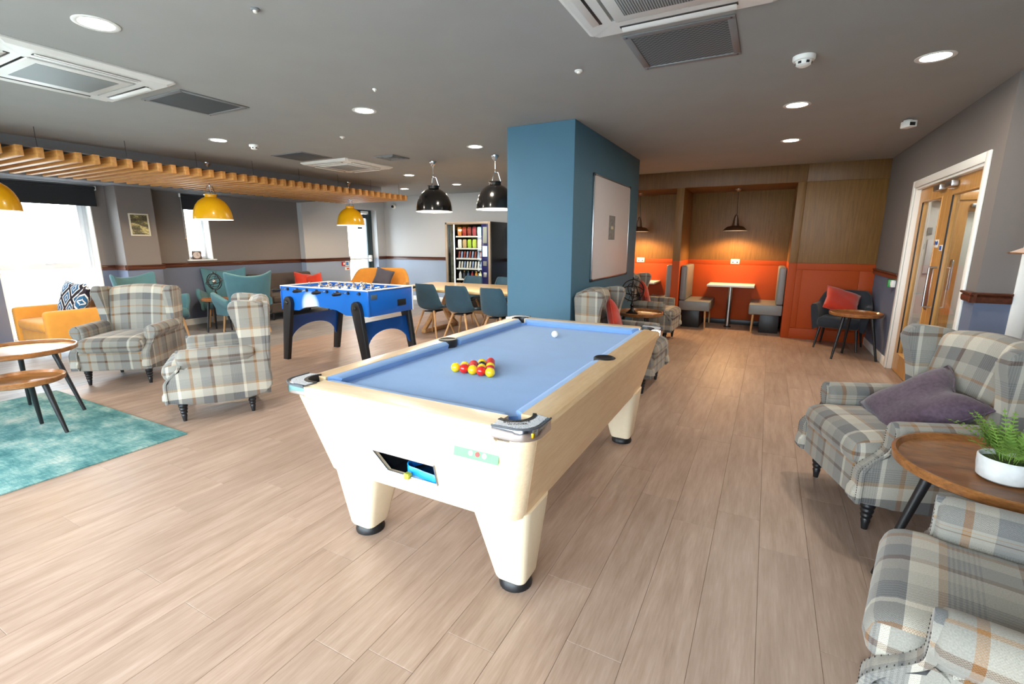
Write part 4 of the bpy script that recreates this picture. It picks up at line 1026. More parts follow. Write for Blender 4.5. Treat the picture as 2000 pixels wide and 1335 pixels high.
def armillary(x, y, z, s, label):
    r = empty('armillary_sphere', label, 'ornament', (x, y, z), R(20), 'armillary spheres'); m = M['bronze']
    obj('base', lathe(B(), [(0, 0), (.075 * s, 0), (.078 * s, .012 * s), (.05 * s, .03 * s), (.022 * s, .06 * s), (.016 * s, .09 * s), (.028 * s, .11 * s), (.014 * s, .13 * s), (.010 * s, .17 * s), (0, .17 * s)], 24), m, r)
    C = .30 * s
    def ring(rad, rot, t=.007, name='ring'):
        pts = [Vector((rad * math.cos(a), rad * math.sin(a), 0)) for a in [2 * math.pi * k / 40 for k in range(40)]]
        obj(name, tube(B(), [rot @ p + Vector((0, 0, C)) for p in pts], t * s, 8, True), m, r)
    ring(.135 * s, Matrix.Rotation(R(90), 3, 'X')); ring(.125 * s, Matrix.Rotation(R(20), 3, 'X'), .006); ring(.120 * s, Matrix.Rotation(R(90), 3, 'Y'), .006); ring(.09 * s, Matrix.Rotation(R(60), 3, 'Y') @ Matrix.Rotation(R(40), 3, 'X'), .005)
    bm = B(); bmesh.ops.create_uvsphere(bm, u_segments=18, v_segments=12, radius=.034 * s); obj('globe', move(bm, Matrix.Translation((0, 0, C))), M['nickel'], r)
    obj('axis', tube(B(), [(-.06 * s, 0, C - .15 * s), (.06 * s, 0, C + .17 * s)], .003 * s, 6), m, r); bm = lathe(B(), [(0, .155 * s), (.012 * s, .16 * s), (.012 * s, .175 * s), (0, .19 * s)], 10); obj('finial', move(bm, Matrix.Translation((0, 0, C - .02 * s))), m, r)
armillary(-1.47, 6.02, .574, 1.0, 'dark bronze armillary sphere on the tray table by the blue pillar')
armillary(-8.10, 4.66, .524, 1.0, 'dark bronze armillary sphere on the tray table between the teal chairs')

# ---- potted fern
pot = empty('potted_fern', 'small green fern in a whitewashed bowl pot on the tray table', 'plant', (.885, 2.375, .574))
obj('pot', lathe(B(), [(0, 0), (.070, 0), (.080, .008), (.085, .05), (.086, .085), (.082, .090), (.077, .086), (.075, .07), (0, .07)], 40), M['concrete'], pot)
obj('soil', lathe(B(), [(0, .076), (.05, .075), (.0755, .070)], 24, cap=False), plain('moss_soil', srgb(70, 84, 40), .95, noise=.3), pot)
rnd = random.Random(4)
for k in range(70):
    a = rnd.random() * 6.283; lean = .15 + 1.0 * rnd.random(); L = .10 + .10 * rnd.random(); bm = B(); cs, sn = math.cos(a), math.sin(a); x0, y0 = cs * .05 * rnd.random(), sn * .05 * rnd.random()
    path = []
    for t in [j / 12 for j in range(13)]:
        d = L * math.sin(lean) * t * (0.6 + .5 * t); path.append(Vector((x0 + cs * d, y0 + sn * d, .072 + L * math.cos(lean * (.35 + .5 * t)) * t)))
    for j, p in enumerate(path[:-1]):
        q = path[j + 1]; tng = (q - p).normalized(); sd = Vector((-sn, cs, 0))
        bm.faces.new([bm.verts.new(v) for v in (p - sd * .0012, p + sd * .0012, q + sd * .0012, q - sd * .0012)])
        if j > 2:
            ln = .030 * (1.1 - j / 13)
            for sg in (-1, 1):
                tip = p + sd * sg * ln + tng * ln * .7; bm.faces.new([bm.verts.new(v) for v in (p, p + tng * .008, tip + tng * .002, tip - tng * .004 + Vector((0, 0, .002)))])
    obj('frond', bm, M['foliage'], pot, smooth=0)

# ---- rug
obj_r = box('area_rug', (-5.02, 0.37, .005), (2.32, 3.0, .010), M['rug'], bev=.003); tag(obj_r, 'distressed teal and cream area rug under the nesting tray tables', 'rug')

# ---- teal wing-back chairs on oak legs
def teal_chair():
    r = empty('teal_chair', '', 'armchair'); T = M['teal']
    def bf(p):
        q = p.copy(); t = (p.z + .31) / .62; u = p.x / .36
        q.y += .14 * t - .13 * abs(u) ** 2.4 * (.35 + .65 * t)
        q.x *= .78 + .24 * t
        q.z += .085 * abs(u) ** 2.2 * max(0, t)
        return q
    obj('backrest', move(rbox((.72, .09, .62), .042, (12, 2, 10), bf), Matrix.Translation((0, .24, .635))), T, r, smooth=60)
    def sf(p):
        q = p.copy(); q.x *= 1 - .08 * (p.y / .28); q.z += .015 * (1 - (p.x / .3) ** 2); return q
    obj('seat', move(rbox((.58, .58, .15), .06, (8, 8, 2), sf), Matrix.Translation((0, -.04, .385))), T, r, smooth=60)
    for s in (-1, 1):
        def af(p):
            q = p.copy(); t = (p.y + .26) / .52; q.z += .05 * (1 - t) * (1 if p.z > 0 else 0) - .03 * (1 - t) * (1 if p.z < 0 else 0) + (.03 * math.cos(t * 3) if p.z > 0 else 0)
            q.x += s * (.05 * (1 if p.z > 0 else 0) - .05 * t * t); return q
        obj('arm', move(rbox((.075, .52, .28), .034, (2, 8, 5), af), Matrix.Translation((s * .315, -.03, .46))), T, r, smooth=60)
        for y, dy in ((-.25, -.05), (.20, .07)):
            obj('leg', cone(B(), (s * .22, y, .33), (s * .255, y + dy, 0), .022, .013, 12), M['oak'], r)
    return r
tc = teal_chair(); TG = 'teal wing-back chairs'
for i, (x, y, f, lb) in enumerate(((-8.14, 3.74, (.93, .37), 'teal wing-back chair behind the mustard armchair by the column'), (-8.62, 5.12, (.80, -.60), 'teal wing-back chair facing the room below the narrow window'), (-7.53, 4.78, (-.98, .20), 'teal wing-back chair turned away, showing the outside of its back'))):
    o = tc if i == 0 else dup(tc)
    tag(place(o, x, y, 0, face(*f)), lb, 'armchair', TG)

# ---- mustard armchair by the window
ma = empty('mustard_armchair', 'wide mustard armchair with two lattice cushions in front of the tall window', 'armchair', (-8.27, 2.76, 0), R(0))
def softbox(name, c, s, r, m, parent, fn=None, n=(6, 6, 4)): return obj(name, move(rbox(s, r, n, fn), Matrix.Translation(c)), m, parent, smooth=60)
for s in (-1, 1):
    softbox('arm', (s * .475, -.02, .385), (.13, .74, .47), .045, M['mustard'], ma)
softbox('seat_base', (0, 0, .26), (.83, .72, .16), .03, M['mustard'], ma); softbox('seat_cushion', (0, -.04, .405), (.82, .70, .13), .05, M['mustard'], ma)
softbox('backrest', (0, .31, .55), (.84, .16, .52), .06, M['mustard'], ma, lambda p: p + Vector((0, .08 * (p.z + .26), 0)))
for s in (-1, 1):
    for y in (-.28, .28): obj('leg', cone(B(), (s * .42, y, .19), (s * .45, y * 1.08, 0), .022, .014, 12), M['oak'], ma)
pillow('scatter_cushion', M['lattice'], 'blue lattice cushion sitting upright on the mustard armchair', (-8.42, 2.90, .70), (R(-18), R(4), R(8)), .46, .14, 'lattice cushions')
pillow('scatter_cushion', M['lattice'], 'blue lattice cushion slumped against the arm of the mustard armchair', (-7.98, 2.84, .66), (R(-26), R(-12), R(-22)), .44, .14, 'lattice cushions')

# ---- tub seats: a curved shell wrapped round a seat
def tub(name, label, x, y, f, m, legm, w, d, hb, ha, hs, cat, z_leg=.20):
    r = empty(name, label, cat, (x, y, 0), face(*f)); n = 28; bm = B(); rings = []
    for k in range(n + 1):
        u = k / n; a = math.pi * (u * 1.0); bx_, by = math.cos(a), math.sin(a)
        e = 0.55; px = (w / 2) * math.copysign(abs(bx_) ** e, bx_); py = -d * .38 + d * .84 * abs(by) ** (e if abs(bx_) < .99 else 1)
        tt = max(0, min(1, (by - .35) / .55)); tt = tt * tt * (3 - 2 * tt); h = ha + (hb - ha) * tt
        nx, ny = (px, max(py - d * .05, 0)); L = math.hypot(nx, ny) or 1; nx, ny = nx / L, ny / L; th = .05
        rings.append([(px - nx * th, py - ny * th, z_leg + .02), (px + nx * .0, py + ny * .0, z_leg), (px + nx * .03, py + ny * .04, (z_leg + h) / 2), (px + nx * .05, py + ny * .07, h - .03), (px + nx * .035, py + ny * .055, h), (px - nx * .01, py - ny * 0, h), (px - nx * .03, py - ny * .02, h - .03), (px - nx * (th + .01), py - ny * (th + .01), (z_leg + h) / 2)])
    obj('shell', loft(bm, rings), m, r, smooth=70)
    softbox('seat', (0, -d * .05, hs - .07), (w * .84, d * .82, .15), .055, m, r)
    for s in (-1, 1):
        for yy, dy in ((-d * .33, -.05), (d * .30, .06)): obj('leg', cone(B(), (s * w * .36, yy, z_leg + .03), (s * w * .42, yy + dy, 0), .020, .011, 12), M[legm], r)
    return r
tub('mustard_loveseat', 'mustard tub loveseat with a grey cushion in front of the exit door', -8.06, 8.42, (.42, -.90), M['mustard'], 'oak', 1.40, .80, .86, .56, .43, 'sofa')
pillow('scatter_cushion', M['grey_cushion'], 'slate grey velvet cushion on the mustard loveseat', (-7.93, 8.46, .655), (R(-20), R(16), R(25)), .42, .13)
tub('tub_chair', 'charcoal tub chair with a red cushion in the corner by the orange panel', 1.00, 8.06, (-.25, -.97), M['charcoal_fabric'], 'black_wood', .60, .58, .80, .62, .44, 'armchair', .26)
pillow('scatter_cushion', M['red'], 'orange-red velvet cushion across the charcoal tub chair', (.98, 8.05, .66), (R(-48), R(18), R(6)), .44, .13)

# ---- brown sofa against the left wall
bs = empty('brown_sofa', 'dark brown fabric sofa with red cushions against the grey wall', 'sofa', (-8.55, 6.44, 0), R(90))
softbox('seat_base', (0, 0, .24), (1.50, .80, .18), .03, M['brown_fabric'], bs); softbox('backrest', (0, .33, .60), (1.46, .18, .50), .06, M['brown_fabric'], bs)
for s in (-1, 1):
    softbox('seat_cushion', (s * .345, -.06, .39), (.68, .66, .14), .05, M['brown_fabric'], bs); softbox('arm', (s * .76, 0, .40), (.14, .80, .42), .05, M['brown_fabric'], bs)
    for y in (-.3, .3): obj('leg', cone(B(), (s * .66, y, .16), (s * .66, y, 0), .024, .018, 10), M['black_wood'], bs)
pillow('scatter_cushion', M['red'], 'red cushion on the brown sofa, the one against the backrest', (-8.52, 6.72, .655), (R(-20), R(12), R(80)), .38, .13, 'red cushions on the brown sofa')
pillow('scatter_cushion', M['red'], 'red cushion on the brown sofa, the one against the arm', (-8.36, 6.86, .64), (R(-24), R(-14), R(40)), .36, .13, 'red cushions on the brown sofa')

# ---- football table
FX0, FX1, FY0, FY1, FZ0, FZ1 = -5.355, -3.885, 3.89, 4.64, .64, .93
ft = empty('football_table', 'blue table football game on splayed black legs', 'football table', ((FX0 + FX1) / 2, (FY0 + FY1) / 2, 0)); FL, FW = (FX1 - FX0) / 2, (FY1 - FY0) / 2
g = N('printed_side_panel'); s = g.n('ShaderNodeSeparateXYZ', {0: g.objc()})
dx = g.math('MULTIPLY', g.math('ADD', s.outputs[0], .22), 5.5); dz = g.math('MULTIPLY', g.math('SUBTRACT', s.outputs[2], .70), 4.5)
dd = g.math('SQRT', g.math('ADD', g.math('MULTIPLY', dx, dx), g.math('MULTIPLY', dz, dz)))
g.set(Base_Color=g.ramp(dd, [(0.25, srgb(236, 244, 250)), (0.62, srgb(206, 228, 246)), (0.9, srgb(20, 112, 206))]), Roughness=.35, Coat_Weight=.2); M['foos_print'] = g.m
for s_, y in ((-1, -FW), (1, FW)):
    bx_ = [(-FL, FZ0), (-FL + .30, FZ0), (-FL + .42, FZ0 + .05), (-.10, FZ0 + .075), (.22, FZ0 + .05), (.36, FZ0 - .005), (FL - .34, FZ0 - .005), (FL - .12, FZ0), (FL, FZ0), (FL, FZ1), (-FL, FZ1)]
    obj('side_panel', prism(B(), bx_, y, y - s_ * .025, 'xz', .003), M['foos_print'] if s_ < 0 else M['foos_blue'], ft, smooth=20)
for x in (-FL, FL - .025):
    e = obj('end_panel', bx(B(), (x + .0125, 0, (FZ0 + FZ1) / 2), (.025, 2 * FW - .05, FZ1 - FZ0), .003), M['foos_blue'], ft)
obj('goal_mouth', bx(B(), (FL + .002, .17, FZ0 + .115), (.006, .15, .075), .002), M['black'], ft); obj('maker_plate', bx(B(), (FL + .002, -.29, FZ1 - .07), (.004, .09, .055), .001), M['steel'], ft)
for a, b_, w_ in (((-FL, -FW, 0), (FL, -FW, 0), .03), ((-FL, FW, 0), (FL, FW, 0), .03), ((-FL, -FW, 0), (-FL, FW, 0), .03), ((FL, -FW, 0), (FL, FW, 0), .03)):
    c = (Vector(a) + Vector(b_)) / 2; d = Vector(b_) - Vector(a)
    box('top_trim', (c.x * (1 - .02), c.y * (1 - .03), FZ1 + .004), (abs(d.x) + .012 if d.x else .045, abs(d.y) - .06 if d.y else .045, .012), M['white'], ft, bev=.004)
for sx in (-1, 1):
    for sy in (-1, 1): obj('corner_trim', bx(B(), (sx * FL, sy * FW, (FZ0 + FZ1) / 2), (.018, .018, FZ1 - FZ0), .004), M['white_metal'] if sy > 0 else M['foos_blue'], ft)
obj('playing_field', bx(B(), (0, 0, FZ1 - .11), (2 * FL - .05, 2 * FW - .05, .012)), M['white'], ft)
for k in range(8):
    x = -FL + .13 + k * (2 * FL - .26) / 7; sl = (-.10, .06, -.04, .12, -.08, .05, -.12, .09)[k]; near = k % 2 == 0
    rd = obj('rod', tube(B(), [(x, -FW - .07 + sl * .4, FZ1 - .032), (x, FW + .07 + sl * .4, FZ1 - .032)], .008, 8), M['chrome'], ft)
    hy = (-FW - .07 + sl * .4) if near else (FW + .07 + sl * .4); sg = -1 if near else 1
    obj('handle', tube(B(), [(x, hy + sg * t, FZ1 - .032) for t in (-.005, .0, .05, .10, .112)], [.012, .017, .020, .017, .010], 12), M['black'], rd)
    obj('bearing', tube(B(), [(x, -FW - .012, FZ1 - .032), (x, -FW + .03, FZ1 - .032)], .019, 12), M['black'], rd)
    np_ = (1, 2, 3, 5, 5, 3, 2, 1)[k]; mm = M['foos_blue'] if near else M['white']
    for q in range(np_):
        py = (q - (np_ - 1) / 2) * .14 + sl * .5
        pf = obj('player', bx(B(), (x, py, FZ1 - .042), (.026, .034, .085), .008), mm, rd); bm = B(); bmesh.ops.create_uvsphere(bm, u_segments=10, v_segments=8, radius=.017); obj('player_head', move(bm, Matrix.Translation((x, py, FZ1 + .016))), M['nickel'], rd)
for sx in (-1, 1):
    xt, xb = sx * (FL - .16), sx * (FL - .03)
    for sy in (-1, 1):
        y0 = sy * (FW + .028); y1 = sy * (FW + .05)
        tk = spline([(-.072, .72), (-.050, .785), (0, .81), (.050, .785), (.072, .72)], 3)
        def LP(u, z): f = (.74 - z) / .74; return (xt + (xb - xt) * max(0, f) + u, z)
        oln = [LP(p[0], p[1]) for p in tk] + [LP(.042, 0), LP(-.042, 0)]
        bm = prism(B(), oln, y0 - .026, y0 + .026, 'xz', .004)
        lg = obj('leg', bm, M['black'], ft, smooth=30); 
        bm = lathe(B(), [(0, 0), (.022, 0), (.022, .012), (.012, .018), (0, .018)], 14); move(bm, Matrix.Rotation(R(90 * sy), 4, 'X') ); obj('leg_knob', bm, M['black_wood'], lg, loc=(xt, y0 - sy * .025 + sy * .05, .735), rot=(math.pi, 0, 0))
    zt, pts = .52, []
    up = [(FW + .004, .56), (-FW - .004, .56)]; arc = [(-FW - .004, .22)] + [(-(FW - .02) * math.cos(math.pi * t / 16), .24 + .20 * math.sin(math.pi * t / 16)) for t in range(17)] + [(FW + .004, .22)]
    xm = lambda z: xt + (xb - xt) * (.74 - z) / .74
    bm = prism(B(), up + arc, -.009, .009, 'yz', .002)
    for v in bm.verts: v.co.x += xm(v.co.z)
    obj('arch_stretcher', bm, M['foos_dark'], ft, smooth=20)

# ---- dining table and chairs
dt = empty('dining_table', 'long pale oak dining table on trestle legs below the black pendants', 'table', (-4.05, 6.58, 0))
obj('table_top', bx(B(), (0, 0, .725), (2.8, 1.22, .045), .008), M['oak_top'], dt)
for s in (-1, 1):
    box('trestle_foot', (s * .86, 0, .03), (.09, .95, .06), M['oak'], dt, bev=.01)
    for sy in (-1, 1):
        bm = B(); pth = spline([(s * .86, sy * .44, .06), (s * .86, sy * .26, .22), (s * .86, sy * .12, .40), (s * .86, sy * .22, .56), (s * .86, sy * .42, .70)], 4)
        loft(bm, [[(x - .035, y - .03, z), (x + .035, y - .03, z), (x + .035, y + .03, z), (x - .035, y + .03, z)] for x, y, z in pth]); obj('trestle_leg', bm, M['oak'], dt, smooth=30)
box('stretcher', (0, 0, .36), (1.66, .05, .09), M['oak'], dt, bev=.008)
def dining_chair():
    r = empty('dining_chair', '', 'chair'); bm = B(); rings = []
    path = spline([(-.245, .425, .185, .012), (-.20, .445, .215, .03), (-.06, .437, .232, .05), (.07, .425, .238, .075), (.155, .45, .236, .10), (.20, .53, .230, .095), (.222, .65, .216, .075), (.242, .76, .198, .055), (.252, .815, .182, .045), (.256, .836, .168, .037), (.257, .845, .150, .032)], 4)
    n = 18; sheet = []
    for i, (y, z, w, cv) in enumerate(path):
        y0, z0 = path[max(0, i - 1)][:2]; y1, z1 = path[min(len(path) - 1, i + 1)][:2]; L = math.hypot(y1 - y0, z1 - z0); ny, nz = -(z1 - z0) / L, (y1 - y0) / L
        sheet.append([Vector((w * math.sin(u * 1.25) / math.sin(1.25), y + ny * cv * abs(u) ** 2.4, z + nz * cv * abs(u) ** 2.4)) for u in [2 * k / n - 1 for k in range(n + 1)]])
    # give the shell thickness
    V = [[bm.verts.new(p) for p in row] for row in sheet]
    for a, b_ in zip(V, V[1:]):
        for k in range(n): bm.faces.new((a[k], a[k + 1], b_[k + 1], b_[k]))
    bmesh.ops.recalc_face_normals(bm, faces=bm.faces); bmesh.ops.solidify(bm, geom=bm.faces[:], thickness=.030)
    obj('shell', bm, M['petrol'], r, smooth=60)
    for sx in (-1, 1):
        for y, y1 in ((-.13, -.24), (.12, .24)): obj('leg', cone(B(), (sx * .10, y, .42), (sx * .225, y1, 0), .019, .012, 12), M['oak'], r)
    obj('leg_frame', bx(B(), (0, -.02, .402), (.20, .26, .018), .006), M['black'], r); return r
dc = dining_chair(); DG = 'petrol shell dining chairs'
for i, (x, y, rz, lb) in enumerate(((-4.62, 6.02, 180, 'petrol blue shell chair at the dining table, back to the football table, end place'), (-4.02, 5.96, 184, 'petrol blue shell chair at the dining table, middle of the three on this side'), (-3.36, 5.90, 178, 'petrol blue shell chair at the dining table, next to the blue pillar'),
                                    (-4.88, 7.42, 3, 'grey-blue shell chair across the dining table, in front of the vending machine window'), (-4.20, 7.40, -3, 'grey-blue shell chair across the dining table, in front of the vending machine side'))):
    o = dc if i == 0 else dup(dc)
    tag(place(o, x, y, 0, R(rz)), lb, 'chair', DG)

# ---- vending machine with its stock
VX0, VX1, VY0, VY1, VZ = -6.40, -5.24, 8.87, 9.66, 1.90
vm = empty('vending_machine', 'black snack vending machine with a lit glass front', 'vending machine', ((VX0 + VX1) / 2, (VY0 + VY1) / 2, 0)); hw, hd = (VX1 - VX0) / 2, (VY1 - VY0) / 2; yf = -hd
for c, s in (((-hw + .02, .02, VZ / 2 + .03), (.04, 2 * hd - .04, VZ - .06)), ((hw - .02, .02, VZ / 2 + .03), (.04, 2 * hd - .04, VZ - .06)), ((0, hd - .02, VZ / 2 + .03), (2 * hw - .08, .04, VZ - .06)), ((0, .02, VZ - .02), (2 * hw - .08, 2 * hd - .04, .04)), ((0, .02, .20), (2 * hw - .08, 2 * hd - .04, .36))): box('cabinet_panel', c, s, M['dark_glass'], vm, bev=.004)
tanm = plain('champagne_trim', srgb(168, 152, 134), .4, .4)
gx1 = .36                                                     # glass runs from -hw to gx1
for c, s in (((-hw + .02, yf, 1.10), (.05, .05, 1.60)), ((gx1 + .195, yf, 1.10), (.05, .05, 1.60)), ((-.015, yf, VZ - .025), (2 * hw - .03, .05, .05)), ((-.015, yf, .36), (2 * hw - .03, .05, .12))): box('door_frame', c, s, tanm, vm, bev=.006)
box('pane', ((-hw + gx1) / 2 + .02, yf - .005, 1.14), (gx1 + hw - .05, .006, 1.46), M['glass'], vm, bev=0)
navy = plain('navy_fascia', srgb(14, 22, 84), .3)
cp2 = box('control_panel', (gx1 + .085, yf, 1.14), (.165, .045, 1.46), navy, vm, bev=.004)
fasc = [('screen_print', (.10, .008, .34), (gx1 + .095, yf - .026, 1.62), plain('silver_print', srgb(150, 158, 150), .5)), ('display', (.11, .008, .22), (gx1 + .09, yf - .026, 1.28), glowing('blue_display', (.25, .6, 1, 1), 1.6)), ('keypad', (.09, .012, .10), (gx1 + .09, yf - .026, 1.02), M['grey_metal']), ('coin_plate', (.08, .012, .10), (gx1 + .09, yf - .026, .78), M['steel'])]
for nm, s, c, m in fasc: box(nm, c, s, m, vm, bev=.003)
box('light_strip', (-hw + .20, yf + .03, 1.14), (.020, .02, 1.46), glowing('cool_tube', (.80, .90, 1, 1), 1.6), vm, bev=.004)
rows_ = [1.60, 1.34, 1.12, .90, .66, .43]
for z in rows_: box('shelf', ((-hw + .22 + gx1) / 2, yf + .26, z), (gx1 + hw - .26, .42, .012), M['white_metal'], vm, bev=.002); box('price_strip', ((-hw + .22 + gx1) / 2, yf + .045, z - .012), (gx1 + hw - .26, .008, .026), M['white_metal'], vm, bev=.001)
box('side_display', (-hw + .11, yf + .10, 1.14), (.12, .02, 1.4), plain('dim_poster', srgb(84, 84, 70), .5, noise=.5, nscale=12), vm, bev=0)
vx, vy = (VX0 + VX1) / 2, (VY0 + VY1) / 2; x0_, x1_ = vx - hw + .26, vx + gx1 - .04
def mcol(n, c): return plain(n, srgb(*c), .35, noise=.12, nscale=60)
bag_n = ['orange', 'red', 'dark red', 'pink', 'mint', 'white', 'tan', 'green', 'lime', 'peach']
bag_cols = [mcol('crisp_%d' % k, c) for k, c in enumerate([(226, 138, 60), (176, 58, 46), (150, 60, 50), (186, 74, 84), (150, 214, 180), (232, 232, 228), (200, 168, 120), (170, 206, 60), (196, 220, 84), (230, 160, 90)])]
def crisp(x, z, m, lb, gp, h=.19, w=.098):
    bm = rbox((w, .05, h), .022, (4, 2, 6), lambda p: Vector((p.x, p.y * (1 - (abs(p.z) / (h / 2)) ** 4 * .9), p.z))); tag(obj('crisp_packet', bm, m, loc=(x, VY0 + .075, z + .007 + h / 2), smooth=60), lb, 'snack', gp)
for k in range(5):
    x = x0_ + (x1_ - x0_) * (k + .5) / 5; crisp(x, rows_[0], bag_cols[k], bag_n[k] + ' crisp packet on the top shelf inside the vending machine', 'crisp packets on the top vending shelf'); crisp(x, rows_[1], bag_cols[5 + k], bag_n[5 + k] + ' crisp packet on the second shelf inside the vending machine', 'crisp packets on the second vending shelf', .185)
bars = [mcol('bar_%d' % k, c) for k, c in enumerate([(236, 236, 234), (226, 222, 210), (160, 70, 60), (230, 228, 226), (120, 50, 50), (150, 170, 210)])]
for rz_, nm in ((2, 'third'), (3, 'fourth')):
    for k in range(9):
        bm = bx(B(), (0, 0, .072), (.036, .03, .145), .010, 2); tag(obj('chocolate_bar', bm, bars[(k * (1 + rz_) + rz_) % 6], loc=(x0_ + (x1_ - x0_) * (k + .5) / 9, VY0 + .075, rows_[rz_] + .0105), rot=(0, R(8), 0)), ['white', 'cream', 'red', 'pale', 'maroon', 'blue'][(k * (1 + rz_) + rz_) % 6] + ' wrapped snack bar on the %s shelf inside the vending machine' % nm, 'snack', 'snack bars on the %s vending shelf' % nm)
bots = [mcol('bottle_%d' % k, c) for k, c in enumerate([(230, 232, 236), (40, 40, 46), (60, 80, 120), (150, 40, 44), (226, 150, 50), (220, 214, 90), (190, 70, 50), (60, 110, 70)])]
for rz_, nm, n_, h in ((4, 'fifth', 6, .175), (5, 'bottom', 8, .15)):
    for k in range(n_):
        e = empty('drink_bottle', ['white', 'black', 'navy', 'crimson', 'amber', 'yellow', 'rust', 'green'][(k + rz_ * 2) % 8] + ' drink bottle on the %s shelf inside the vending machine' % nm, 'bottle', (x0_ + (x1_ - x0_) * (k + .5) / n_, VY0 + .085, rows_[rz_] + .0065), 0, 'drink bottles on the %s vending shelf' % nm)
        obj('bottle_body', lathe(B(), [(0, 0), (.03, 0), (.032, .01), (.032, h * .55), (.022, h * .75), (.012, h * .85), (.012, h * .92), (0, h * .92)], 14), bots[(k + rz_ * 2) % 8], e); obj('cap', lathe(B(), [(0, h * .92), (.014, h * .92), (.014, h), (0, h)], 12), bots[(k * 3 + 1) % 8], e)

# ---- booths: benches, tables
def bench(x0, x1, back_left, label):
    w = x1 - x0; r = empty('booth_bench', label, 'bench', ((x0 + x1) / 2, 9.08, 0), 0, 'grey vinyl booth benches'); s = -1 if back_left else 1; V = M['grey_vinyl']
    softbox('seat', (0, 0, .395), (w, .82, .17), .02, V, r, None, (4, 6, 2)); softbox('backrest', (s * (w / 2 - .055), 0, .785), (.11, .82, .60), .03, V, r, lambda p: p + Vector((-s * .0 + s * -.02 * (p.z - .3) * 0, 0, 0)), (2, 6, 5))
    for y in (-.36, .36): obj('leg', cone(B(), (-s * (w / 2 - .07), y, .315), (-s * (w / 2 - .06), y, 0), .018, .013, 10), M['oak'], r)
    box('under_seat_shade', (s * .07, .06, .155), (w - .20, .66, .31), M['black_wood'], r, bev=.004)  # added dark box standing in for the shade under the seat
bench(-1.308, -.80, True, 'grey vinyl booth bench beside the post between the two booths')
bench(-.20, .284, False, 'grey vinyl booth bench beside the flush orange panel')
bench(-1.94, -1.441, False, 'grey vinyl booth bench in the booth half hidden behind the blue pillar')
def booth_table(x0, x1, label):
    r = empty('booth_table', label, 'table', ((x0 + x1) / 2, 9.20, 0), 0, 'white booth tables'); obj('table_top', bx(B(), (0, .02, .735), (x1 - x0, .56, .032), .004), M['white'], r)
    obj('pedestal', lathe(B(), [(0, .02), (.038, .02), (.038, .715), (0, .715)], 24, (0, -.05, 0)), M['steel'], r); obj('floor_plate', lathe(B(), [(0, 0), (.062, 0), (.062, .012), (.045, .022), (0, .022)], 28, (0, -.05, 0)), M['black'], r); obj('head_plate', lathe(B(), [(0, .705), (.09, .705), (.09, .719), (0, .719)], 24, (0, -.05, 0)), M['black'], r)
booth_table(-.90, -.155, 'white topped booth table on a steel pedestal, in full view')
booth_table(-2.55, -1.80, 'white topped booth table mostly hidden behind the tartan chair')
def socket(x, z, label, y=9.50):
    r = empty('wall_socket', label, 'socket', (x, y, z), 0, 'twin sockets in the booths'); box('face_plate', (0, -.005, 0), (.146, .010, .086), M['white'], r, bev=.003)
    for k in (-.035, .035): box('socket_outlet', (k, -.0105, -.012), (.022, .003, .022), M['black'], r, bev=.001); box('rocker', (k, -.012, .024), (.012, .006, .016), M['white'], r, bev=.001)
socket(-.515, 1.135, 'white twin socket on the orange panel below the pendant of the full booth'); socket(-2.20, 1.135, 'white twin socket on the orange panel of the half-hidden booth')

# ---- noticeboard on the pillar
nb = empty('noticeboard', 'large pale grey framed board on the side of the blue pillar', 'noticeboard', (-1.72, 5.80, 1.615))
pale = plain('pale_board', srgb(198, 194, 196), .45, noise=.01)
box('board', (.009, 0, 0), (.018, 1.46, 1.11), pale, nb, bev=.001)
for c, s in (((.011, 0, .56), (.022, 1.48, .014)), ((.011, 0, -.56), (.022, 1.48, .014)), ((.011, -.737, 0), (.022, .014, 1.12)), ((.011, .737, 0), (.022, .014, 1.12))): box('frame_bar', c, s, M['steel'], nb, bev=.002)
for y in (-.737, .737):
    for z in (-.56, .56): box('corner_piece', (.013, y, z), (.026, .03, .03), M['black'], nb, bev=.003)
nt = empty('notice', 'dark grey printed notice pinned to the pale board on the pillar', 'notice', (-1.70, 5.76, 1.64)); box('sheet', (0, 0, 0), (.003, .24, .28), plain('notice_print', srgb(120, 122, 122), .6, noise=.25, nscale=30), nt, bev=0); box('label_strip', (.002, 0, .0), (.002, .10, .035), plain('notice_label', srgb(190, 186, 160), .6), nt, bev=0)

# ---- wall pieces
pf = empty('picture_frame', 'small framed print in a pale frame on the column', 'picture', (-8.77, 4.005, 1.73))
g = N('abstract_print'); a = g.noise(g.objc(), 6, 4, .6, (1, 1, 3)); b_ = g.noise(g.objc(), 40, 3); g.set(Base_Color=g.ramp(g.math('ADD', g.math('MULTIPLY', a, .7), g.math('MULTIPLY', b_, .3)), [(.38, srgb(44, 44, 34)), (.5, srgb(92, 86, 56)), (.62, srgb(196, 184, 128))]), Roughness=.5); M['print'] = g.m
box('print', (.008, 0, 0), (.006, .23, .30), M['print'], pf, bev=0)
for c, s in (((.010, 0, .16), (.020, .272, .02)), ((.010, 0, -.16), (.020, .272, .02)), ((.010, -.126, 0), (.020, .02, .30)), ((.010, .126, 0), (.020, .02, .30))): box('frame_bar', c, s, plain('pale_frame', srgb(200, 194, 178), .5) if 'pale_frame' not in bpy.data.materials else bpy.data.materials['pale_frame'], pf, bev=.002)
ckk = empty('mantel_clock', 'small square clock ornament standing on the sill of the narrow window', 'clock', (XL - .05, 5.01, 1.160), R(61))
box('case', (0, 0, .075), (.15, .06, .15), plain('rust_case', srgb(96, 74, 66), .6, noise=.2, nscale=20), ckk, bev=.008)
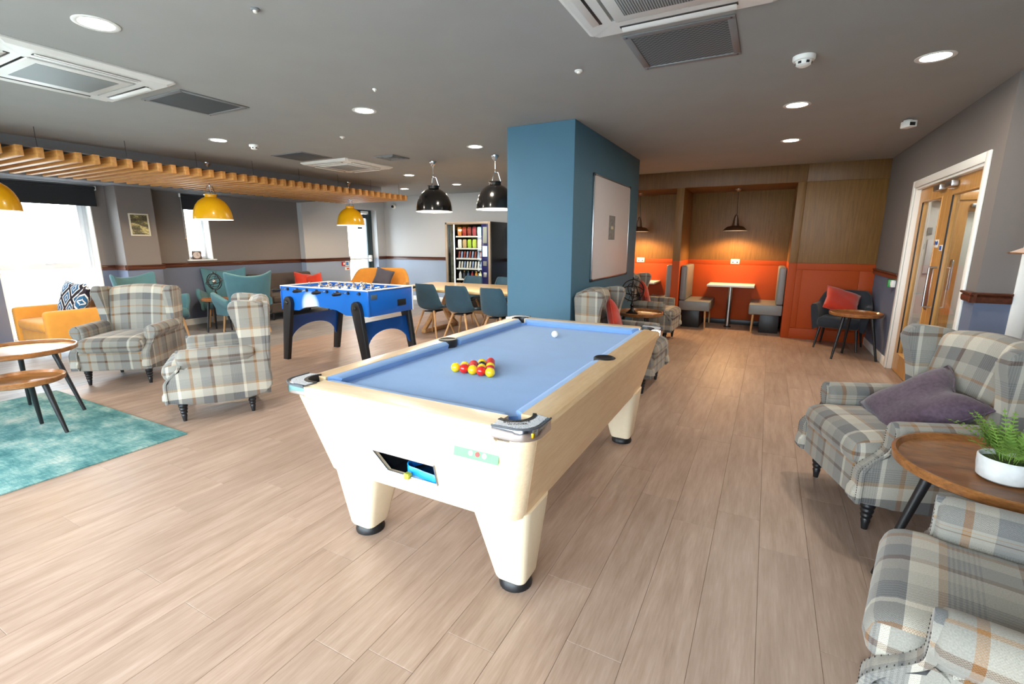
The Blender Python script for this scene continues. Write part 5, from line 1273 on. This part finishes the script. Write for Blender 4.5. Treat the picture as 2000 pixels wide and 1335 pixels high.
bm = lathe(B(), [(0, 0), (.058, 0), (.058, .006), (0, .006)], 24); move(bm, Matrix.Rotation(R(90), 4, 'X')); obj('dial', bm, plain('dial_face', srgb(196, 178, 168), .6), ckk, loc=(0, -.030, .075))
for a, L in ((20, .04), (110, .03)): obj('clock_hand', bx(B(), (0, -.0375, L / 2), (.005, .002, L)), M['black'], ckk, loc=(0, 0, .075), rot=(0, R(a), 0))
def blind(name, y0, y1, z0, z1, label, cord):
    r = empty(name, label, 'blind', (XL + .045, (y0 + y1) / 2, 0), 0, 'roller blinds'); w = y1 - y0
    box('fabric', (0, 0, (z0 + z1) / 2 - .02), (.003, w - .02, z1 - z0 - .05), M['charcoal'], r, bev=0); obj('roller', tube(B(), [(0, -w / 2 + .005, z1 - .035), (0, w / 2 - .005, z1 - .035)], .022, 14), M['charcoal'], r); box('bottom_bar', (0, 0, z0), (.012, w - .02, .02), M['charcoal'], r, bev=.003)
    for s in (-1, 1): box('end_bracket', (0, s * w / 2, z1 - .035), (.05, .008, .06), M['white_metal'], r, bev=.003)
    sd = w / 2 if cord > 0 else -w / 2
    obj('pull_chain', tube(B(), [(.02, sd, z1 - .05), (.022, sd, z1 - .75)], .002, 6), M['white_metal'], r); bm = B(); bmesh.ops.create_uvsphere(bm, u_segments=10, v_segments=8, radius=.014); obj('chain_weight', move(bm, Matrix.Translation((.022, sd, z1 - .76))), M['oak'], r)
blind('roller_blind', 2.34, 3.62, 2.00, 2.29, 'wide charcoal roller blind half lowered over the tall window', -1); blind('roller_blind', 4.80, 5.33, 2.03, 2.29, 'narrow charcoal roller blind over the small window', -1)
fa = empty('fire_call_point', 'red fire alarm call point on the wall beside the exit door', 'alarm', (XL2, 8.20, .965)); box('body', (.02, 0, 0), (.04, .09, .09), plain('alarm_red', srgb(196, 36, 32), .4), fa, bev=.006); box('glass_plate', (.042, 0, 0), (.004, .05, .05), M['white'], fa, bev=.001)
fs = empty('fire_notice', 'small blue fire action notice beside the exit door', 'sign', (XL2, 8.33, .965)); box('plate', (.002, 0, 0), (.004, .11, .12), M['white'], fs, bev=0); box('blue_band', (.005, 0, .0), (.002, .07, .08), plain('notice_blue', srgb(60, 130, 196), .5), fs, bev=0)
fs = empty('fire_notice', 'small red and white fire notice below the blue one', 'sign', (XL2, 8.32, .845)); box('plate', (.002, 0, 0), (.004, .13, .07), M['white'], fs, bev=0); box('red_band', (.005, .02, 0), (.002, .07, .035), plain('notice_red', srgb(206, 60, 50), .5), fs, bev=0)
eb = empty('exit_button', 'green and white door release button below the rail beside the double doors', 'button', (XR, 7.20, .985)); box('housing', (-.02, 0, 0), (.04, .085, .085), M['white'], eb, bev=.006); box('green_cover', (-.03, .07, .0), (.06, .07, .09), plain('release_green', srgb(30, 140, 70), .4), eb, bev=.008); box('button', (-.042, 0, 0), (.006, .04, .04), M['white'], eb, bev=.002)

# ---- lamp at the end of the door wall: mustard drum inside a wire ring
fl = empty('floor_lamp', 'floor lamp with a mustard shade inside a copper wire ring beside the double doors', 'floor lamp', (1.585, 4.20, 0)); cop = plain('copper_wire', srgb(196, 150, 110), .25, .9)
obj('base', lathe(B(), [(0, 0), (.14, 0), (.14, .012), (.02, .022), (0, .022)], 32), cop, fl); obj('pole', tube(B(), [(0, 0, .02), (0, 0, 1.42)], .010, 10), cop, fl)
obj('lamp_shade', lathe(B(), [(.145, 1.395), (.14, 1.66), (.137, 1.66), (.142, 1.395)], 40, cap=False), plain('mustard_shade', srgb(190, 146, 20), .6), fl)
obj('brim', lathe(B(), [(.225, 1.405), (.145, 1.445), (.144, 1.442), (.223, 1.402)], 40, cap=False), plain('copper_brim', srgb(206, 186, 178), .35, .3), fl)
obj('wire_ring', tube(B(), [(.226 * math.cos(2 * math.pi * k / 40), .226 * math.sin(2 * math.pi * k / 40), 1.404) for k in range(40)], .005, 8, True), cop, fl)

# ---- corridor details seen through the glass
def note(name, label, c, s, colr, cat='notice'): e = empty(name, label, cat, c); box('sheet', (0, 0, 0), s, plain(name + '_paint', srgb(*colr), .6), e, bev=.002); box('border', (-.004, 0, -s[2] / 2 + .01), (.002, s[1], .012), M['grey_metal'], e, bev=0)
note('corridor_poster', 'tall white poster on the corridor wall behind the glass doors', (3.345, 6.72, 1.25), (.008, .40, .62), (244, 244, 246))
note('corridor_pinboard', 'dark red pinboard on the corridor wall behind the glass doors', (3.34, 6.05, 1.45), (.02, .50, .55), (122, 44, 42), 'noticeboard')
bn = empty('corridor_bench', 'grey upholstered bench along the corridor wall behind the glass doors', 'bench', (3.10, 6.9, 0)); softbox('seat', (0, 0, .42), (.42, 1.3, .14), .03, M['charcoal_fabric'], bn); 
for y in (-.55, .55): box('leg_panel', (0, y, .18), (.36, .04, .36), M['oak'], bn, bev=.004)

for (x, z, w, h, c, lb) in ((1.93, 1.28, .15, .46, (240, 241, 244), 'tall white notice on the end wall of the corridor'), (1.86, 1.62, .05, .09, (150, 152, 150), 'small grey notice on the end wall of the corridor, above the hand dryer'), (1.80, 1.42, .06, .07, (130, 132, 132), 'small dark grey dispenser on the end wall of the corridor')):
    e = empty('corridor_notice', lb, 'notice', (x, 8.295, z)); box('sheet', (0, -.003, 0), (w, .008, h), plain('corridor_sheet_%d' % int(z * 100), srgb(*c), .6), e, bev=.002); box('border', (0, -.009, -h / 2 + .008), (w, .003, .012), M['grey_metal'], e, bev=0)
